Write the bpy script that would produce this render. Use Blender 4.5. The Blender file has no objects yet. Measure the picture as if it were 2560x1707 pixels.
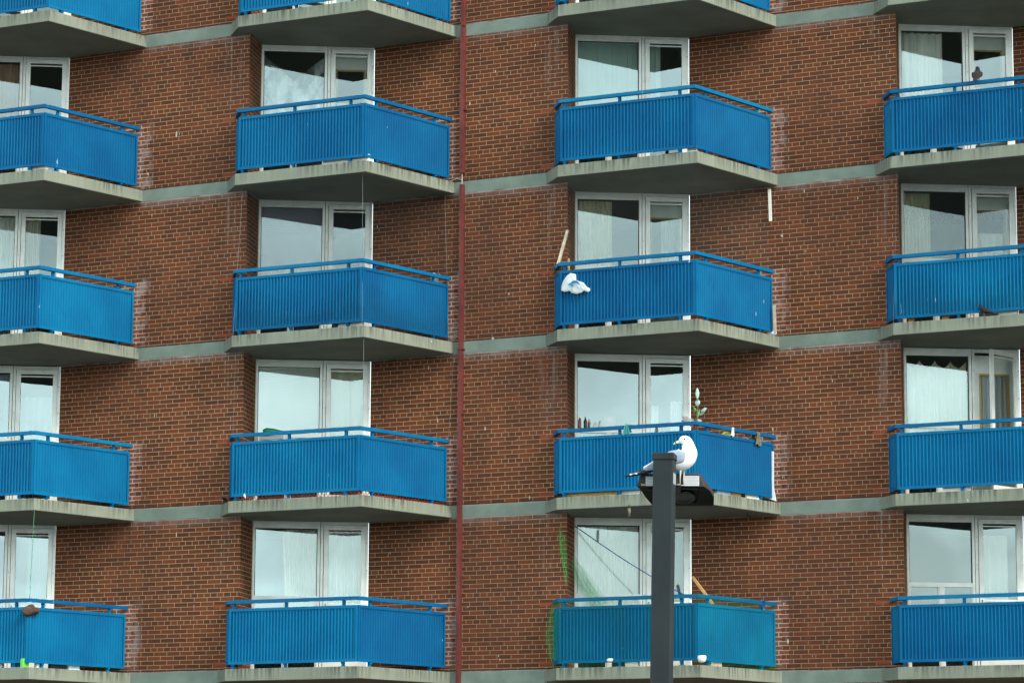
import bpy, bmesh, math, random
from mathutils import Vector, Matrix
R = math.radians
random.seed(7)
S = bpy.context.scene
COL = S.collection

# ------------------------------------------------------------------ camera
FPX, PITCH, ROLL = 7626.0, R(9.3068), R(0.2946)      # focal length in pixels of a 2560 wide frame
CAM = Vector((0, 0, 1.7))
cd = bpy.data.cameras.new('camera'); cam = bpy.data.objects.new('camera', cd); COL.objects.link(cam)
cd.sensor_width = 36; cd.lens = 36 * FPX / 2560; cd.clip_start = 0.5; cd.clip_end = 4000
fw = Vector((0, math.cos(PITCH), math.sin(PITCH))); up0 = Vector((0, -math.sin(PITCH), math.cos(PITCH))); r0 = Vector((1, 0, 0))
cR, sR = math.cos(ROLL), math.sin(ROLL)
rt = r0 * cR + up0 * sR; up = up0 * cR - r0 * sR
cam.matrix_world = Matrix(((rt.x, up.x, -fw.x, CAM.x), (rt.y, up.y, -fw.y, CAM.y), (rt.z, up.z, -fw.z, CAM.z), (0, 0, 0, 1)))
S.camera = cam
def ray(px, py):
    return (rt * ((px - 1280) / FPX) - up * ((py - 853.5) / FPX) + fw)

# ------------------------------------------------------------------ light
SUN_EL, SUN_AZ = 40, 44        # azimuth measured from straight behind the camera towards the right
w = bpy.data.worlds.new('World'); S.world = w; w.use_nodes = True
nt = w.node_tree; bg = nt.nodes['Background']
sky = nt.nodes.new('ShaderNodeTexSky'); sky.sky_type = 'NISHITA'; sky.sun_disc = False
sky.sun_elevation = R(SUN_EL); sky.sun_rotation = R(180 - SUN_AZ); sky.air_density = 1.2; sky.dust_density = 2.0; sky.ozone_density = 1.0
tc = nt.nodes.new('ShaderNodeTexCoord'); mp = nt.nodes.new('ShaderNodeMapping'); mp.inputs['Scale'].default_value = (3, 3, 9)
nz = nt.nodes.new('ShaderNodeTexNoise'); nz.inputs['Scale'].default_value = 1.6; nz.inputs['Detail'].default_value = 8
cr = nt.nodes.new('ShaderNodeValToRGB'); cr.color_ramp.elements[0].position = .42; cr.color_ramp.elements[1].position = .66
cr.color_ramp.elements[0].color = (.35, .35, .35, 1); cr.color_ramp.elements[1].color = (.95, .95, .95, 1)
mx = nt.nodes.new('ShaderNodeMix'); mx.data_type = 'RGBA'; mx.inputs['B'].default_value = (19, 23.0, 23.4, 1)
nt.links.new(tc.outputs['Generated'], mp.inputs['Vector']); nt.links.new(mp.outputs[0], nz.inputs['Vector'])
nt.links.new(nz.outputs['Fac'], cr.inputs['Fac']); nt.links.new(cr.outputs['Color'], mx.inputs['Factor'])
sx_ = nt.nodes.new('ShaderNodeSeparateXYZ'); nt.links.new(tc.outputs['Generated'], sx_.inputs[0])
gr = nt.nodes.new('ShaderNodeMapRange'); gr.inputs['From Min'].default_value = 0.05; gr.inputs['From Max'].default_value = .45; gr.inputs['To Min'].default_value = 3.0; gr.inputs['To Max'].default_value = 0.62
nt.links.new(sx_.outputs[2], gr.inputs['Value'])
cl = nt.nodes.new('ShaderNodeVectorMath'); cl.operation = 'SCALE'; cl.inputs[0].default_value = (21, 24.5, 24.6); nt.links.new(gr.outputs[0], cl.inputs['Scale']); nt.links.new(cl.outputs[0], mx.inputs['B'])
nt.links.new(sky.outputs['Color'], mx.inputs['A']); nt.links.new(mx.outputs['Result'], bg.inputs['Color'])
bg.inputs['Strength'].default_value = 0.075
sl = bpy.data.lights.new('sun', 'SUN'); sl.energy = 3.6; sl.angle = R(26); sl.color = (1, .95, .86)
so = bpy.data.objects.new('sun', sl); COL.objects.link(so)
sd = Vector((math.sin(R(SUN_AZ)) * math.cos(R(SUN_EL)), -math.cos(R(SUN_AZ)) * math.cos(R(SUN_EL)), math.sin(R(SUN_EL))))
so.rotation_euler = (-sd).to_track_quat('-Z', 'Y').to_euler()
S.view_settings.view_transform = 'Standard'; S.view_settings.look = 'None'; S.view_settings.exposure = 0.38; S.view_settings.gamma = 1
S.cycles.max_bounces = 8; S.cycles.transparent_max_bounces = 16

# ------------------------------------------------------------------ helpers
class MB:
    def __init__(s): s.v = []; s.f = []; s.uv = None; s.m = []
    def quad(s, pts, mi=0):
        b = len(s.v); s.v += [tuple(p) for p in pts]; s.f.append(tuple(range(b, b + len(pts)))); s.m.append(mi); return s
    def box8(s, b, t, mi=0):
        """prism from bottom ring b and top ring t, both counter-clockwise from above"""
        n = len(b); o = len(s.v); s.v += [tuple(p) for p in b] + [tuple(p) for p in t]
        s.f.append(tuple(o + i for i in reversed(range(n)))); s.f.append(tuple(o + n + i for i in range(n)))
        for i in range(n): s.f.append((o + i, o + (i + 1) % n, o + n + (i + 1) % n, o + n + i))
        s.m += [mi] * (n + 2); return s
    def prism(s, ring, z0, z1, mi=0):
        return s.box8([(p[0], p[1], z0) for p in ring], [(p[0], p[1], z1) for p in ring], mi)
    def box(s, x0, x1, y0, y1, z0, z1, mi=0):
        return s.prism([(x0, y0), (x1, y0), (x1, y1), (x0, y1)], z0, z1, mi)
    def tube(s, pts, rad, n=8, mi=0, cap=True):
        pts = [Vector(p) for p in pts]; rr = rad if isinstance(rad, (list, tuple)) else [rad] * len(pts)
        o = len(s.v)
        for i, p in enumerate(pts):
            d = (pts[min(i + 1, len(pts) - 1)] - pts[max(i - 1, 0)]).normalized()
            a = d.cross(Vector((0, 0, 1)) if abs(d.z) < .9 else Vector((1, 0, 0))).normalized(); b = d.cross(a)
            for k in range(n):
                t = 2 * math.pi * k / n; s.v.append(tuple(p + (a * math.cos(t) + b * math.sin(t)) * rr[i]))
        for i in range(len(pts) - 1):
            for k in range(n):
                s.f.append((o + i * n + k, o + i * n + (k + 1) % n, o + (i + 1) * n + (k + 1) % n, o + (i + 1) * n + k)); s.m.append(mi)
        if cap:
            s.f.append(tuple(o + k for k in reversed(range(n)))); s.f.append(tuple(o + (len(pts) - 1) * n + k for k in range(n))); s.m += [mi, mi]
        return s
    def lathe(s, prof, c=(0, 0, 0), n=16, mi=0):
        o = len(s.v)
        for r_, z in prof:
            for k in range(n):
                t = 2 * math.pi * k / n; s.v.append((c[0] + r_ * math.cos(t), c[1] + r_ * math.sin(t), c[2] + z))
        for i in range(len(prof) - 1):
            for k in range(n):
                s.f.append((o + i * n + k, o + i * n + (k + 1) % n, o + (i + 1) * n + (k + 1) % n, o + (i + 1) * n + k)); s.m.append(mi)
        s.f.append(tuple(o + k for k in reversed(range(n)))); s.f.append(tuple(o + (len(prof) - 1) * n + k for k in range(n))); s.m += [mi, mi]
        return s
    def ell(s, c, r, rot=None, n=14, mi=0):
        o = len(s.v); m = n // 2; c = Vector(c); M = rot or Matrix.Identity(3)
        for i in range(m + 1):
            ph = math.pi * i / m
            for k in range(n):
                t = 2 * math.pi * k / n
                s.v.append(tuple(c + M @ Vector((r[0] * math.sin(ph) * math.cos(t), r[1] * math.sin(ph) * math.sin(t), r[2] * math.cos(ph)))))
        for i in range(m):
            for k in range(n):
                s.f.append((o + i * n + k, o + (i + 1) * n + k, o + (i + 1) * n + (k + 1) % n, o + i * n + (k + 1) % n)); s.m.append(mi)
        return s
    def data(s, name, mats, smooth=False, uvf=None):
        me = bpy.data.meshes.new(name); me.from_pydata(s.v, [], s.f); 
        for m in (mats if isinstance(mats, (list, tuple)) else [mats]): me.materials.append(m)
        me.polygons.foreach_set('material_index', s.m)
        if smooth: me.polygons.foreach_set('use_smooth', [True] * len(s.f))
        if s.uv is not None:
            ul = me.uv_layers.new(name='UVMap')
            for li, l in enumerate(me.loops): ul.data[li].uv = s.uv[l.vertex_index]
        me.validate(); me.update(); return me
    def build(s, name, mats, parent=None, smooth=False, loc=None):
        return link(name, s.data(name, mats, smooth), parent, loc)
WORLD = {}
def link(name, me, parent=None, loc=None):
    o = bpy.data.objects.new(name, me); COL.objects.link(o)
    o['_'] = 0; del o['_']
    l = Vector(loc) if loc is not None else Vector((0, 0, 0))
    if parent is not None:
        o.parent = parent; l = l - WORLD.get(parent.name, Vector((0, 0, 0)))
    o.location = l; WORLD[o.name] = (Vector(loc) if loc is not None else Vector((0, 0, 0)))
    return o
def tag(o, label=None, cat=None, group=None, kind=None):
    if label: o['label'] = label
    if cat: o['category'] = cat
    if group: o['group'] = group
    if kind: o['kind'] = kind
    return o
def empty(name, loc, label=None, cat=None, group=None):
    e = link(name, None, None, loc); e.empty_display_size = .1; return tag(e, label, cat, group)

# ------------------------------------------------------------------ materials
def mat(name):
    m = bpy.data.materials.new(name); m.use_nodes = True; n = m.node_tree
    return m, n, n.nodes['Principled BSDF']
def nd(n, t, **kw):
    x = n.nodes.new(t)
    for k, v in kw.items():
        if k in x.inputs.keys(): x.inputs[k].default_value = v
        else: setattr(x, k, v)
    return x
def mixc(n, fac, a, b):
    x = nd(n, 'ShaderNodeMix', data_type='RGBA')
    for k, v in (('Factor', fac), ('A', a), ('B', b)):
        if hasattr(v, 'is_linked') or hasattr(v, 'links'): n.links.new(v, x.inputs[k])
        else: x.inputs[k].default_value = v if k == 'Factor' or len(v) == 4 else (*v, 1)
    return x.outputs['Result']
def mth(n, op, a, b=None, c=None, clamp=False):
    x = nd(n, 'ShaderNodeMath', operation=op, use_clamp=clamp)
    for i, v in enumerate((a, b, c)):
        if v is None: continue
        if hasattr(v, 'links'): n.links.new(v, x.inputs[i])
        else: x.inputs[i].default_value = v
    return x.outputs[0]
def ramp(n, src, p0, p1, c0=0., c1=1.):
    x = nd(n, 'ShaderNodeMapRange'); x.inputs['From Min'].default_value = p0; x.inputs['From Max'].default_value = p1
    x.inputs['To Min'].default_value = c0; x.inputs['To Max'].default_value = c1; n.links.new(src, x.inputs['Value']); return x.outputs[0]
def wnoise(n, scale, mapscale=(1, 1, 1), detail=4):
    g = nd(n, 'ShaderNodeNewGeometry'); m = nd(n, 'ShaderNodeMapping'); m.inputs['Scale'].default_value = mapscale
    n.links.new(g.outputs['Position'], m.inputs['Vector'])
    x = nd(n, 'ShaderNodeTexNoise'); x.inputs['Scale'].default_value = scale; x.inputs['Detail'].default_value = detail
    n.links.new(m.outputs[0], x.inputs['Vector']); return x.outputs['Fac']
def plain(name, c, rough=.6, var=.25, scale=9, metal=0, spec=.5, tint=None):
    m, n, p = mat(name); f = wnoise(n, scale)
    d = tuple(v * (1 - var) for v in c) if tint is None else tint
    n.links.new(mixc(n, ramp(n, f, .35, .65), c, d), p.inputs['Base Color'])
    p.inputs['Roughness'].default_value = rough; p.inputs['Metallic'].default_value = metal; p.inputs['Specular IOR Level'].default_value = spec
    return m
M = {}
def blue_paint():
    m, n, p = mat('blue_paint')
    a = wnoise(n, 1.1); b = wnoise(n, 26, (1, 1, .12))
    c = mixc(n, ramp(n, a, .35, .65), (.0005, .100, .235), (.001, .136, .285))
    c = mixc(n, ramp(n, b, .58, .80, 0, .55), c, (.003, .062, .15))
    oi = nd(n, 'ShaderNodeObjectInfo'); hs = nd(n, 'ShaderNodeHueSaturation'); n.links.new(ramp(n, oi.outputs['Random'], 0, 1, .82, 1.12), hs.inputs['Value']); n.links.new(ramp(n, oi.outputs['Random'], 0, 1, .508, .494), hs.inputs['Hue']); n.links.new(c, hs.inputs['Color']); c = hs.outputs[0]
    s = wnoise(n, 14, (1, 1, .25), 2)       # bird droppings and scratches
    c = mixc(n, ramp(n, s, .765, .79, 0, .6), c, (.42, .62, .72))
    n.links.new(c, p.inputs['Base Color']); p.inputs['Roughness'].default_value = .5; p.inputs['Specular IOR Level'].default_value = .09
    return m
M['blue'] = blue_paint()
def concrete():
    m, n, p = mat('stained_concrete')
    a = wnoise(n, 2.2); st = wnoise(n, 22, (1, 1, .07), 5); fine = wnoise(n, 60); pit = wnoise(n, 38, (1, 1, 1), 1)
    c = mixc(n, ramp(n, a, .35, .68), (.215, .240, .184), (.172, .192, .150))
    c = mixc(n, ramp(n, fine, .3, .7, 0, .30), c, (.17, .185, .145))
    to = nd(n, 'ShaderNodeTexCoord'); sp = nd(n, 'ShaderNodeSeparateXYZ'); n.links.new(to.outputs['Object'], sp.inputs[0])
    edge = ramp(n, sp.outputs[2], -.20, 0.0, .2, 1.0)
    patch = wnoise(n, 1.3, (1, 1, .3), 3)
    k = mth(n, 'MULTIPLY', mth(n, 'MULTIPLY', ramp(n, st, .44, .60), edge), ramp(n, patch, .36, .56, .15, .95))
    c = mixc(n, k, c, (.058, .062, .052))
    c = mixc(n, ramp(n, pit, .76, .8, 0, .8), c, (.10, .10, .09))
    dr = wnoise(n, 17, (1, 1, .4), 2); c = mixc(n, ramp(n, dr, .77, .80, 0, .8), c, (.66, .67, .62))
    n.links.new(c, p.inputs['Base Color']); p.inputs['Roughness'].default_value = .9
    bp = nd(n, 'ShaderNodeBump'); bp.inputs['Strength'].default_value = .25; bp.inputs['Distance'].default_value = .01
    n.links.new(fine, bp.inputs['Height']); n.links.new(bp.outputs[0], p.inputs['Normal'])
    return m
M['concrete'] = concrete()
def soffit():
    m, n, p = mat('painted_soffit'); a = wnoise(n, 1.5); b = wnoise(n, 7)
    c = mixc(n, ramp(n, a, .35, .65), (.230, .255, .215), (.180, .200, .168)); c = mixc(n, ramp(n, b, .62, .78, 0, .3), c, (.16, .165, .14))
    n.links.new(c, p.inputs['Base Color']); p.inputs['Roughness'].default_value = .9; return m
M['soffit'] = soffit()
M['band'] = plain('painted_band', (.180, .232, .194), .85, .24, 3)
FLOOR, ROWH, BW = 2.7, .072, .254
def brick():
    m, n, p = mat('red_brick')
    uv = nd(n, 'ShaderNodeUVMap'); uv.uv_map = 'UVMap'; sp = nd(n, 'ShaderNodeSeparateXYZ'); n.links.new(uv.outputs[0], sp.inputs[0])
    u, v = sp.outputs[0], sp.outputs[1]
    def bt(ms, c1, c2, mo):
        b = nd(n, 'ShaderNodeTexBrick', offset=.5, offset_frequency=2, squash=.5, squash_frequency=6)
        b.inputs['Scale'].default_value = 1; b.inputs['Mortar Size'].default_value = ms; b.inputs['Mortar Smooth'].default_value = .15
        b.inputs['Brick Width'].default_value = BW; b.inputs['Row Height'].default_value = ROWH
        b.inputs['Color1'].default_value = (*c1, 1); b.inputs['Color2'].default_value = (*c2, 1); b.inputs['Mortar'].default_value = (*mo, 1)
        n.links.new(uv.outputs[0], b.inputs['Vector']); return b
    b1 = bt(.0047, (.165, .047, .0175), (.080, .027, .0135), (.40, .305, .18))
    b2 = bt(.0115, (.24, .062, .028), (.165, .045, .025), (.36, .31, .26))
    c = b1.outputs['Color']
    big = wnoise(n, .45, (1, 1, 1), 3); fine = wnoise(n, 45); mid = wnoise(n, 6, (1, 1, 1), 4)
    c = mixc(n, ramp(n, big, .38, .62, 0, .30), c, (.060, .025, .018))
    c = mixc(n, ramp(n, fine, .35, .75, 0, .35), c, (.07, .028, .02))
    c = mixc(n, ramp(n, wnoise(n, 1.5, (1, 1, .16), 4), .52, .72, 0, .28), c, (.040, .022, .017))
    c = mixc(n, ramp(n, wnoise(n, 2.6, (1, 1, .5), 2), .60, .74, 0, .30), c, (.19, .060, .028))
    # height above the slab of this storey
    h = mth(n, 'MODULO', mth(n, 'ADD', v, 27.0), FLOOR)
    row = mth(n, 'FLOOR', mth(n, 'DIVIDE', v, ROWH)); par = mth(n, 'ABSOLUTE', mth(n, 'MODULO', row, 2.0))
    def band(x, a, b_, e): return mth(n, 'MULTIPLY', ramp(n, x, a - e, a + e), ramp(n, x, b_ - e, b_ + e, 1, 0))
    # rebuilt strip of brighter brick beside each railing end, toothed like the courses
    edge = mth(n, 'ADD', 1.575, mth(n, 'MULTIPLY', par, .125))
    k = mth(n, 'MULTIPLY', mth(n, 'LESS_THAN', u, edge), mth(n, 'GREATER_THAN', u, 1.20))
    k = mth(n, 'MULTIPLY', k, mth(n, 'MULTIPLY', mth(n, 'LESS_THAN', h, 1.12), mth(n, 'GREATER_THAN', h, .07)))
    c = mixc(n, k, c, b2.outputs['Color'])
    # one new brick at the top and foot of each left railing end
    k2 = mth(n, 'MULTIPLY', band(u, UL - .10, UL + .14, .006), mth(n, 'ADD', band(h, 1.005, 1.065, .006), band(h, .075, .135, .006), clamp=True))
    c = mixc(n, mth(n, 'MULTIPLY', k2, .8), c, (.22, .055, .028))
    # salt bloom beside the repairs, under the band, and washed streaks below each slab end
    e1 = mth(n, 'MULTIPLY', band(u, 1.50, 1.74, .07), band(h, .0, 1.15, .09))
    lo = wnoise(n, .37, (1, 1, 1), 2); e1 = mth(n, 'MULTIPLY', mth(n, 'MULTIPLY', e1, ramp(n, mid, .45, .62, 0, .65)), ramp(n, lo, .42, .58, .1, 1)); 
    e2 = mth(n, 'MULTIPLY', mth(n, 'MULTIPLY', ramp(n, h, 2.34, 2.5), ramp(n, u, 1.5, 1.62)), ramp(n, mid, .35, .65, .15, .8))
    stv = wnoise(n, 16, (1, 1, .04), 3)
    e3 = mth(n, 'MULTIPLY', mth(n, 'MULTIPLY', band(u, UL - .07, UL + .22, .08), ramp(n, h, 1.1, 2.3)), ramp(n, stv, .50, .66, 0, .32))
    eff = mth(n, 'MAXIMUM', mth(n, 'MAXIMUM', e1, mth(n, 'MULTIPLY', e2, .6)), e3)
    c = mixc(n, mth(n, 'MULTIPLY', eff, .8), c, (.32, .285, .28))
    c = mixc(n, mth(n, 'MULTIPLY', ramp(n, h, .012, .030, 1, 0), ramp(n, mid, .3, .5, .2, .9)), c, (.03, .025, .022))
    c = mixc(n, mth(n, 'MULTIPLY', ramp(n, h, 2.478, 2.492), ramp(n, wnoise(n, 3.5, (1, 1, 1), 3), .38, .62, .12, .75)), c, (.34, .34, .32))
    dn = wnoise(n, 15, (1, 1, .35), 1); c = mixc(n, ramp(n, dn, .79, .81, 0, .7), c, (.6, .58, .52))
    n.links.new(c, p.inputs['Base Color']); p.inputs['Roughness'].default_value = .88; p.inputs['Specular IOR Level'].default_value = .15
    bp = nd(n, 'ShaderNodeBump'); bp.inputs['Strength'].default_value = .5; bp.inputs['Distance'].default_value = .008
    inv = mth(n, 'SUBTRACT', 1.0, b1.outputs['Fac']); n.links.new(mth(n, 'ADD', inv, mth(n, 'MULTIPLY', fine, .3)), bp.inputs['Height']); n.links.new(bp.outputs[0], p.inputs['Normal'])
    return m
M['frame'] = plain('white_frame', (.80, .83, .79), .45, .14, 5)
M['seal'] = plain('old_sealant', (.62, .55, .33), .8, .3, 20)
M['dark'] = plain('dark_gasket', (.03, .035, .035), .7, .2)
def glass(name, ior, tint, bump=.02):
    m, n, p = mat(name); n.nodes.remove(p); out = n.nodes['Material Output']
    fr = nd(n, 'ShaderNodeFresnel'); fr.inputs['IOR'].default_value = ior
    tr = nd(n, 'ShaderNodeBsdfTransparent'); tr.inputs['Color'].default_value = (*tint, 1)
    gl = nd(n, 'ShaderNodeBsdfGlossy'); gl.inputs['Roughness'].default_value = 0.0; gl.inputs['Color'].default_value = (.80, .98, 1, 1)
    f = wnoise(n, 1.3, (1, 1, 1), 1); bp = nd(n, 'ShaderNodeBump'); bp.inputs['Strength'].default_value = 1; bp.inputs['Distance'].default_value = bump
    n.links.new(f, bp.inputs['Height']); n.links.new(bp.outputs[0], gl.inputs['Normal'])
    ms = nd(n, 'ShaderNodeMixShader'); n.links.new(fr.outputs[0], ms.inputs[0]); n.links.new(tr.outputs[0], ms.inputs[1]); n.links.new(gl.outputs[0], ms.inputs[2])
    n.links.new(ms.outputs[0], out.inputs['Surface']); return m
M['glass'] = glass('window_glass', 2.3, (.97, 1.0, .985), .0015)
M['film'] = glass('plastic_film', 1.7, (.93, .95, .95), .12)
def film_highlights():  # white diffuse patches painted in for bright highlights on the crumpled film
    n = M['film'].node_tree; out = n.nodes['Material Output']; src = out.inputs['Surface'].links[0].from_socket
    d = nd(n, 'ShaderNodeBsdfDiffuse'); d.inputs['Color'].default_value = (.85, .9, .9, 1); ms = nd(n, 'ShaderNodeMixShader'); n.links.new(ramp(n, wnoise(n, 4, (1, 1, .5), 5), .4, .62, .10, .75), ms.inputs[0])
    n.links.new(src, ms.inputs[1]); n.links.new(d.outputs[0], ms.inputs[2]); n.links.new(ms.outputs[0], out.inputs['Surface'])
film_highlights()
M['room'] = plain('room_plaster', (.30, .29, .25), .9, .2, 1)
M['red'] = plain('red_metal', (.150, .024, .020), .6, .35, 6)
M['lampgrey'] = plain('dark_grey_metal', (.017, .024, .028), .6, .25, 4, spec=.2)
M['lampdark'] = plain('black_reflector', (.003, .0035, .0035), .4, .2, 4, spec=.12)
M['white'] = plain('white_plastic', (.80, .82, .80), .5, .1)
M['paper'] = plain('paper_label', (.50, .52, .56), .6, .05)
M['ink'] = plain('grey_ink', (.16, .17, .19), .7, .1)
M['gold'] = plain('gold_ink', (.55, .45, .12), .5, .1)
def cloth(name, c, tr=.25):
    m, n, p = mat(name); f = wnoise(n, 5, (1, 1, .3)); n.links.new(mixc(n, ramp(n, f, .35, .65), c, tuple(x * .88 for x in c)), p.inputs['Base Color'])
    p.inputs['Roughness'].default_value = .9; p.inputs['Specular IOR Level'].default_value = .1
    t = nd(n, 'ShaderNodeBsdfTranslucent'); t.inputs['Color'].default_value = (*c, 1); ms = nd(n, 'ShaderNodeMixShader'); ms.inputs[0].default_value = tr
    n.links.new(p.outputs[0], ms.inputs[1]); n.links.new(t.outputs[0], ms.inputs[2]); n.links.new(ms.outputs[0], n.nodes['Material Output'].inputs['Surface']); return m
def net(name, c, cell, wire, soft=0.0):
    """knotted net: transparent between its strands"""
    m, n, p = mat(name); out = n.nodes['Material Output']
    uv = nd(n, 'ShaderNodeUVMap'); uv.uv_map = 'UVMap'; sp = nd(n, 'ShaderNodeSeparateXYZ'); n.links.new(uv.outputs[0], sp.inputs[0])
    a = mth(n, 'ADD', sp.outputs[0], sp.outputs[1]); b = mth(n, 'SUBTRACT', sp.outputs[0], sp.outputs[1])
    def ln(x): return mth(n, 'LESS_THAN', mth(n, 'ABSOLUTE', mth(n, 'SUBTRACT', mth(n, 'FRACT', mth(n, 'DIVIDE', x, cell)), .5)), wire / cell / 2)
    k = mth(n, 'MAXIMUM', ln(a), ln(b))
    if soft: k = mth(n, 'MAXIMUM', k, ramp(n, wnoise(n, 3.0, (1, 1, .4)), .35, .7, 0, soft))
    p.inputs['Base Color'].default_value = (*c, 1); p.inputs['Roughness'].default_value = .9; p.inputs['Specular IOR Level'].default_value = .05
    t = nd(n, 'ShaderNodeBsdfTransparent'); ms = nd(n, 'ShaderNodeMixShader'); n.links.new(k, ms.inputs[0]); n.links.new(t.outputs[0], ms.inputs[1]); n.links.new(p.outputs[0], ms.inputs[2])
    n.links.new(ms.outputs[0], out.inputs['Surface']); return m
def net_soft(name, c, amax=.5):
    """loose bunch of fine net: dense along its middle, thinning out to both edges"""
    m, n, p = mat(name); out = n.nodes['Material Output']
    uv = nd(n, 'ShaderNodeUVMap'); uv.uv_map = 'UVMap'; sp = nd(n, 'ShaderNodeSeparateXYZ'); n.links.new(uv.outputs[0], sp.inputs[0])
    mp_ = nd(n, 'ShaderNodeMapping'); mp_.inputs['Scale'].default_value = (5, 1.3, 1); n.links.new(uv.outputs[0], mp_.inputs['Vector']); st = nd(n, 'ShaderNodeTexNoise'); st.inputs['Scale'].default_value = 1; st.inputs['Detail'].default_value = 4; n.links.new(mp_.outputs[0], st.inputs['Vector'])
    e = ramp(n, mth(n, 'ABSOLUTE', sp.outputs[0]), .2, .5, 1, 0); e2 = ramp(n, sp.outputs[1], .0, .18, 0, 1)
    k = mth(n, 'MULTIPLY', mth(n, 'MULTIPLY', e, e2), ramp(n, st.outputs['Fac'], .28, .66, .06, amax))
    p.inputs['Base Color'].default_value = (*c, 1); p.inputs['Roughness'].default_value = .9; p.inputs['Specular IOR Level'].default_value = .05
    t = nd(n, 'ShaderNodeBsdfTransparent'); ms = nd(n, 'ShaderNodeMixShader'); n.links.new(k, ms.inputs[0]); n.links.new(t.outputs[0], ms.inputs[1]); n.links.new(p.outputs[0], ms.inputs[2])
    n.links.new(ms.outputs[0], out.inputs['Surface']); return m
M['net'] = net('black_bird_net', (.010, .014, .016), .028, .0024)
M['paleNet'] = net('grey_bird_net', (.10, .11, .11), .030, .0009)
M['greennet'] = net('green_garden_net', (.006, .12, .045), .03, .0015, .09)
M['greenbunch'] = net_soft('bunched_green_net', (.02, .36, .08), .55); M['greenhaze'] = net_soft('thin_green_net', (.015, .22, .06), .30)
M['rednet'] = plain('red_cord', (.50, .06, .04), .7, .2)
M['asphalt'] = plain('asphalt', (.060, .064, .052), .9, .3, .6)
M['wood'] = plain('raw_wood', (.55, .47, .36), .7, .3, 12)
M['orangewood'] = plain('orange_wood', (.62, .36, .14), .6, .25, 12)
M['ply'] = plain('chipboard', (.52, .33, .13), .8, .45, 40)
M['yellow'] = plain('yellow_plastic', (.72, .66, .02), .4, .1)
M['yellowwood'] = plain('yellow_varnished_wood', (.45, .30, .07), .5, .2, 8)
M['greenplastic'] = plain('green_plastic', (.01, .25, .10), .4, .3)
M['lime'] = plain('lime_plastic', (.12, .60, .05), .4, .2)
M['teal'] = cloth('teal_cloth', (.10, .42, .42))
M['leaf'] = plain('leaf_green', (.08, .22, .05), .5, .4, 20)
M['tealleaf'] = plain('teal_leaf', (.10, .34, .28), .4, .5, 25, tint=(.30, .14, .16))
M['paleteal'] = plain('pale_teal_leaf', (.38, .60, .50), .4, .5, 25)
M['pinkleaf'] = plain('pink_leaf', (.45, .20, .26), .5, .5, 25, tint=(.06, .22, .24))
M['brown'] = plain('brown_fibre', (.085, .05, .035), .95, .5, 30)
M['amber'] = plain('amber_bottle', (.30, .10, .03), .25, .3)
M['darkbottle'] = plain('dark_bottle', (.05, .02, .015), .2, .3)
M['pink'] = plain('pink_plastic', (.62, .28, .30), .5, .2)
M['orange'] = plain('orange_clay', (.70, .28, .04), .6, .2)
M['rope'] = plain('blue_rope', (.01, .05, .28), .7, .3, 60)
M['black'] = plain('black_plastic', (.015, .015, .017), .5, .2)
M['rag'] = plain('olive_rag', (.16, .15, .09), .95, .4, 20)
M['cord'] = plain('pale_cord', (.26, .30, .30), .8, .2)
M['greycord'] = plain('grey_cord', (.18, .19, .19), .8, .2)
M['bluecloth'] = cloth('blue_print', (.03, .30, .58))
M['bagwhite'] = cloth('white_bag', (.74, .80, .82), .2)
M['terry'] = plain('pale_board', (.76, .74, .66), .7, .15)

# ------------------------------------------------------------------ plan of one bay (bay 3), metres from the camera
P = {k: Vector((x, y, 0)) for k, (x, y) in dict(L=(.577, 48.982), F=(.726, 48.361), C=(.896, 48.741), J=(1.029, 49.469), M=(2.141, 49.601), D=(2.940, 49.655), G=(2.929, 47.264), R=(4.380, 49.005)).items()}
T = Vector((5.299, -.769, 0))
wd = (P['C'] + T - P['D']).normalized()                       # direction of the long brick wall
WLEN = (P['C'] + T - P['D']).length
wn = Vector((wd.y, -wd.x, 0))                                 # its outward normal
def onwall(q): return P['D'] + wd * (q - P['D']).dot(wd)
P['L'] = onwall(P['L'] + T) - T; P['R'] = onwall(P['R'])
UL = (P['L'] + T - P['D']).dot(wd)
M['brick'] = brick()
SL = .192                                                     # slab thickness
ZB = [CAM.z + 13.328 - FLOOR * l + d for l, d in enumerate((-.02, 0, .003, -.011, -.011))]
ZT = [z + SL for z in ZB]
GROUND = 0.0
def off(c): return T * (c - 3)

# ------------------------------------------------------------------ ground
g = MB().quad([(-900, -900, GROUND), (900, -900, GROUND), (900, 900, GROUND), (-900, 900, GROUND)])
tag(g.build('ground', M['asphalt']), kind='structure')

# ------------------------------------------------------------------ the apartment block
BASE = Vector((2.9, 50, 0))
bld = empty('apartment_building', BASE, 'tall red brick apartment block with rows of blue metal balconies', 'building')
ZTOP = ZT[0] + 2.9
# brick: long wall and return of each bay
def wall_mesh():
    m = MB(); uv = []
    zs = [GROUND, ZTOP]
    def strip(a, b, u0, u1):
        m.quad([(a.x, a.y, zs[0]), (b.x, b.y, zs[0]), (b.x, b.y, zs[1]), (a.x, a.y, zs[1])])
        for (u, z) in ((u0, zs[0]), (u1, zs[0]), (u1, zs[1]), (u0, zs[1])): uv.append((u, z - ZT[1] + 27 * 0))
    D, C1, J1 = P['D'] - BASE, P['C'] + T - BASE, P['J'] + T - BASE
    strip(D, C1, 0, WLEN); strip(C1, J1, WLEN, WLEN + (J1 - C1).length)
    bk = Vector((0, .3, 0)); 
    strip(J1, J1 + bk, WLEN + 1, WLEN + 1.3)
    m.uv = uv
    return m.data('brick_wall', M['brick'])
wm = wall_mesh()
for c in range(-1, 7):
    o = link('brick_wall', wm, bld, BASE + off(c))
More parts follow.
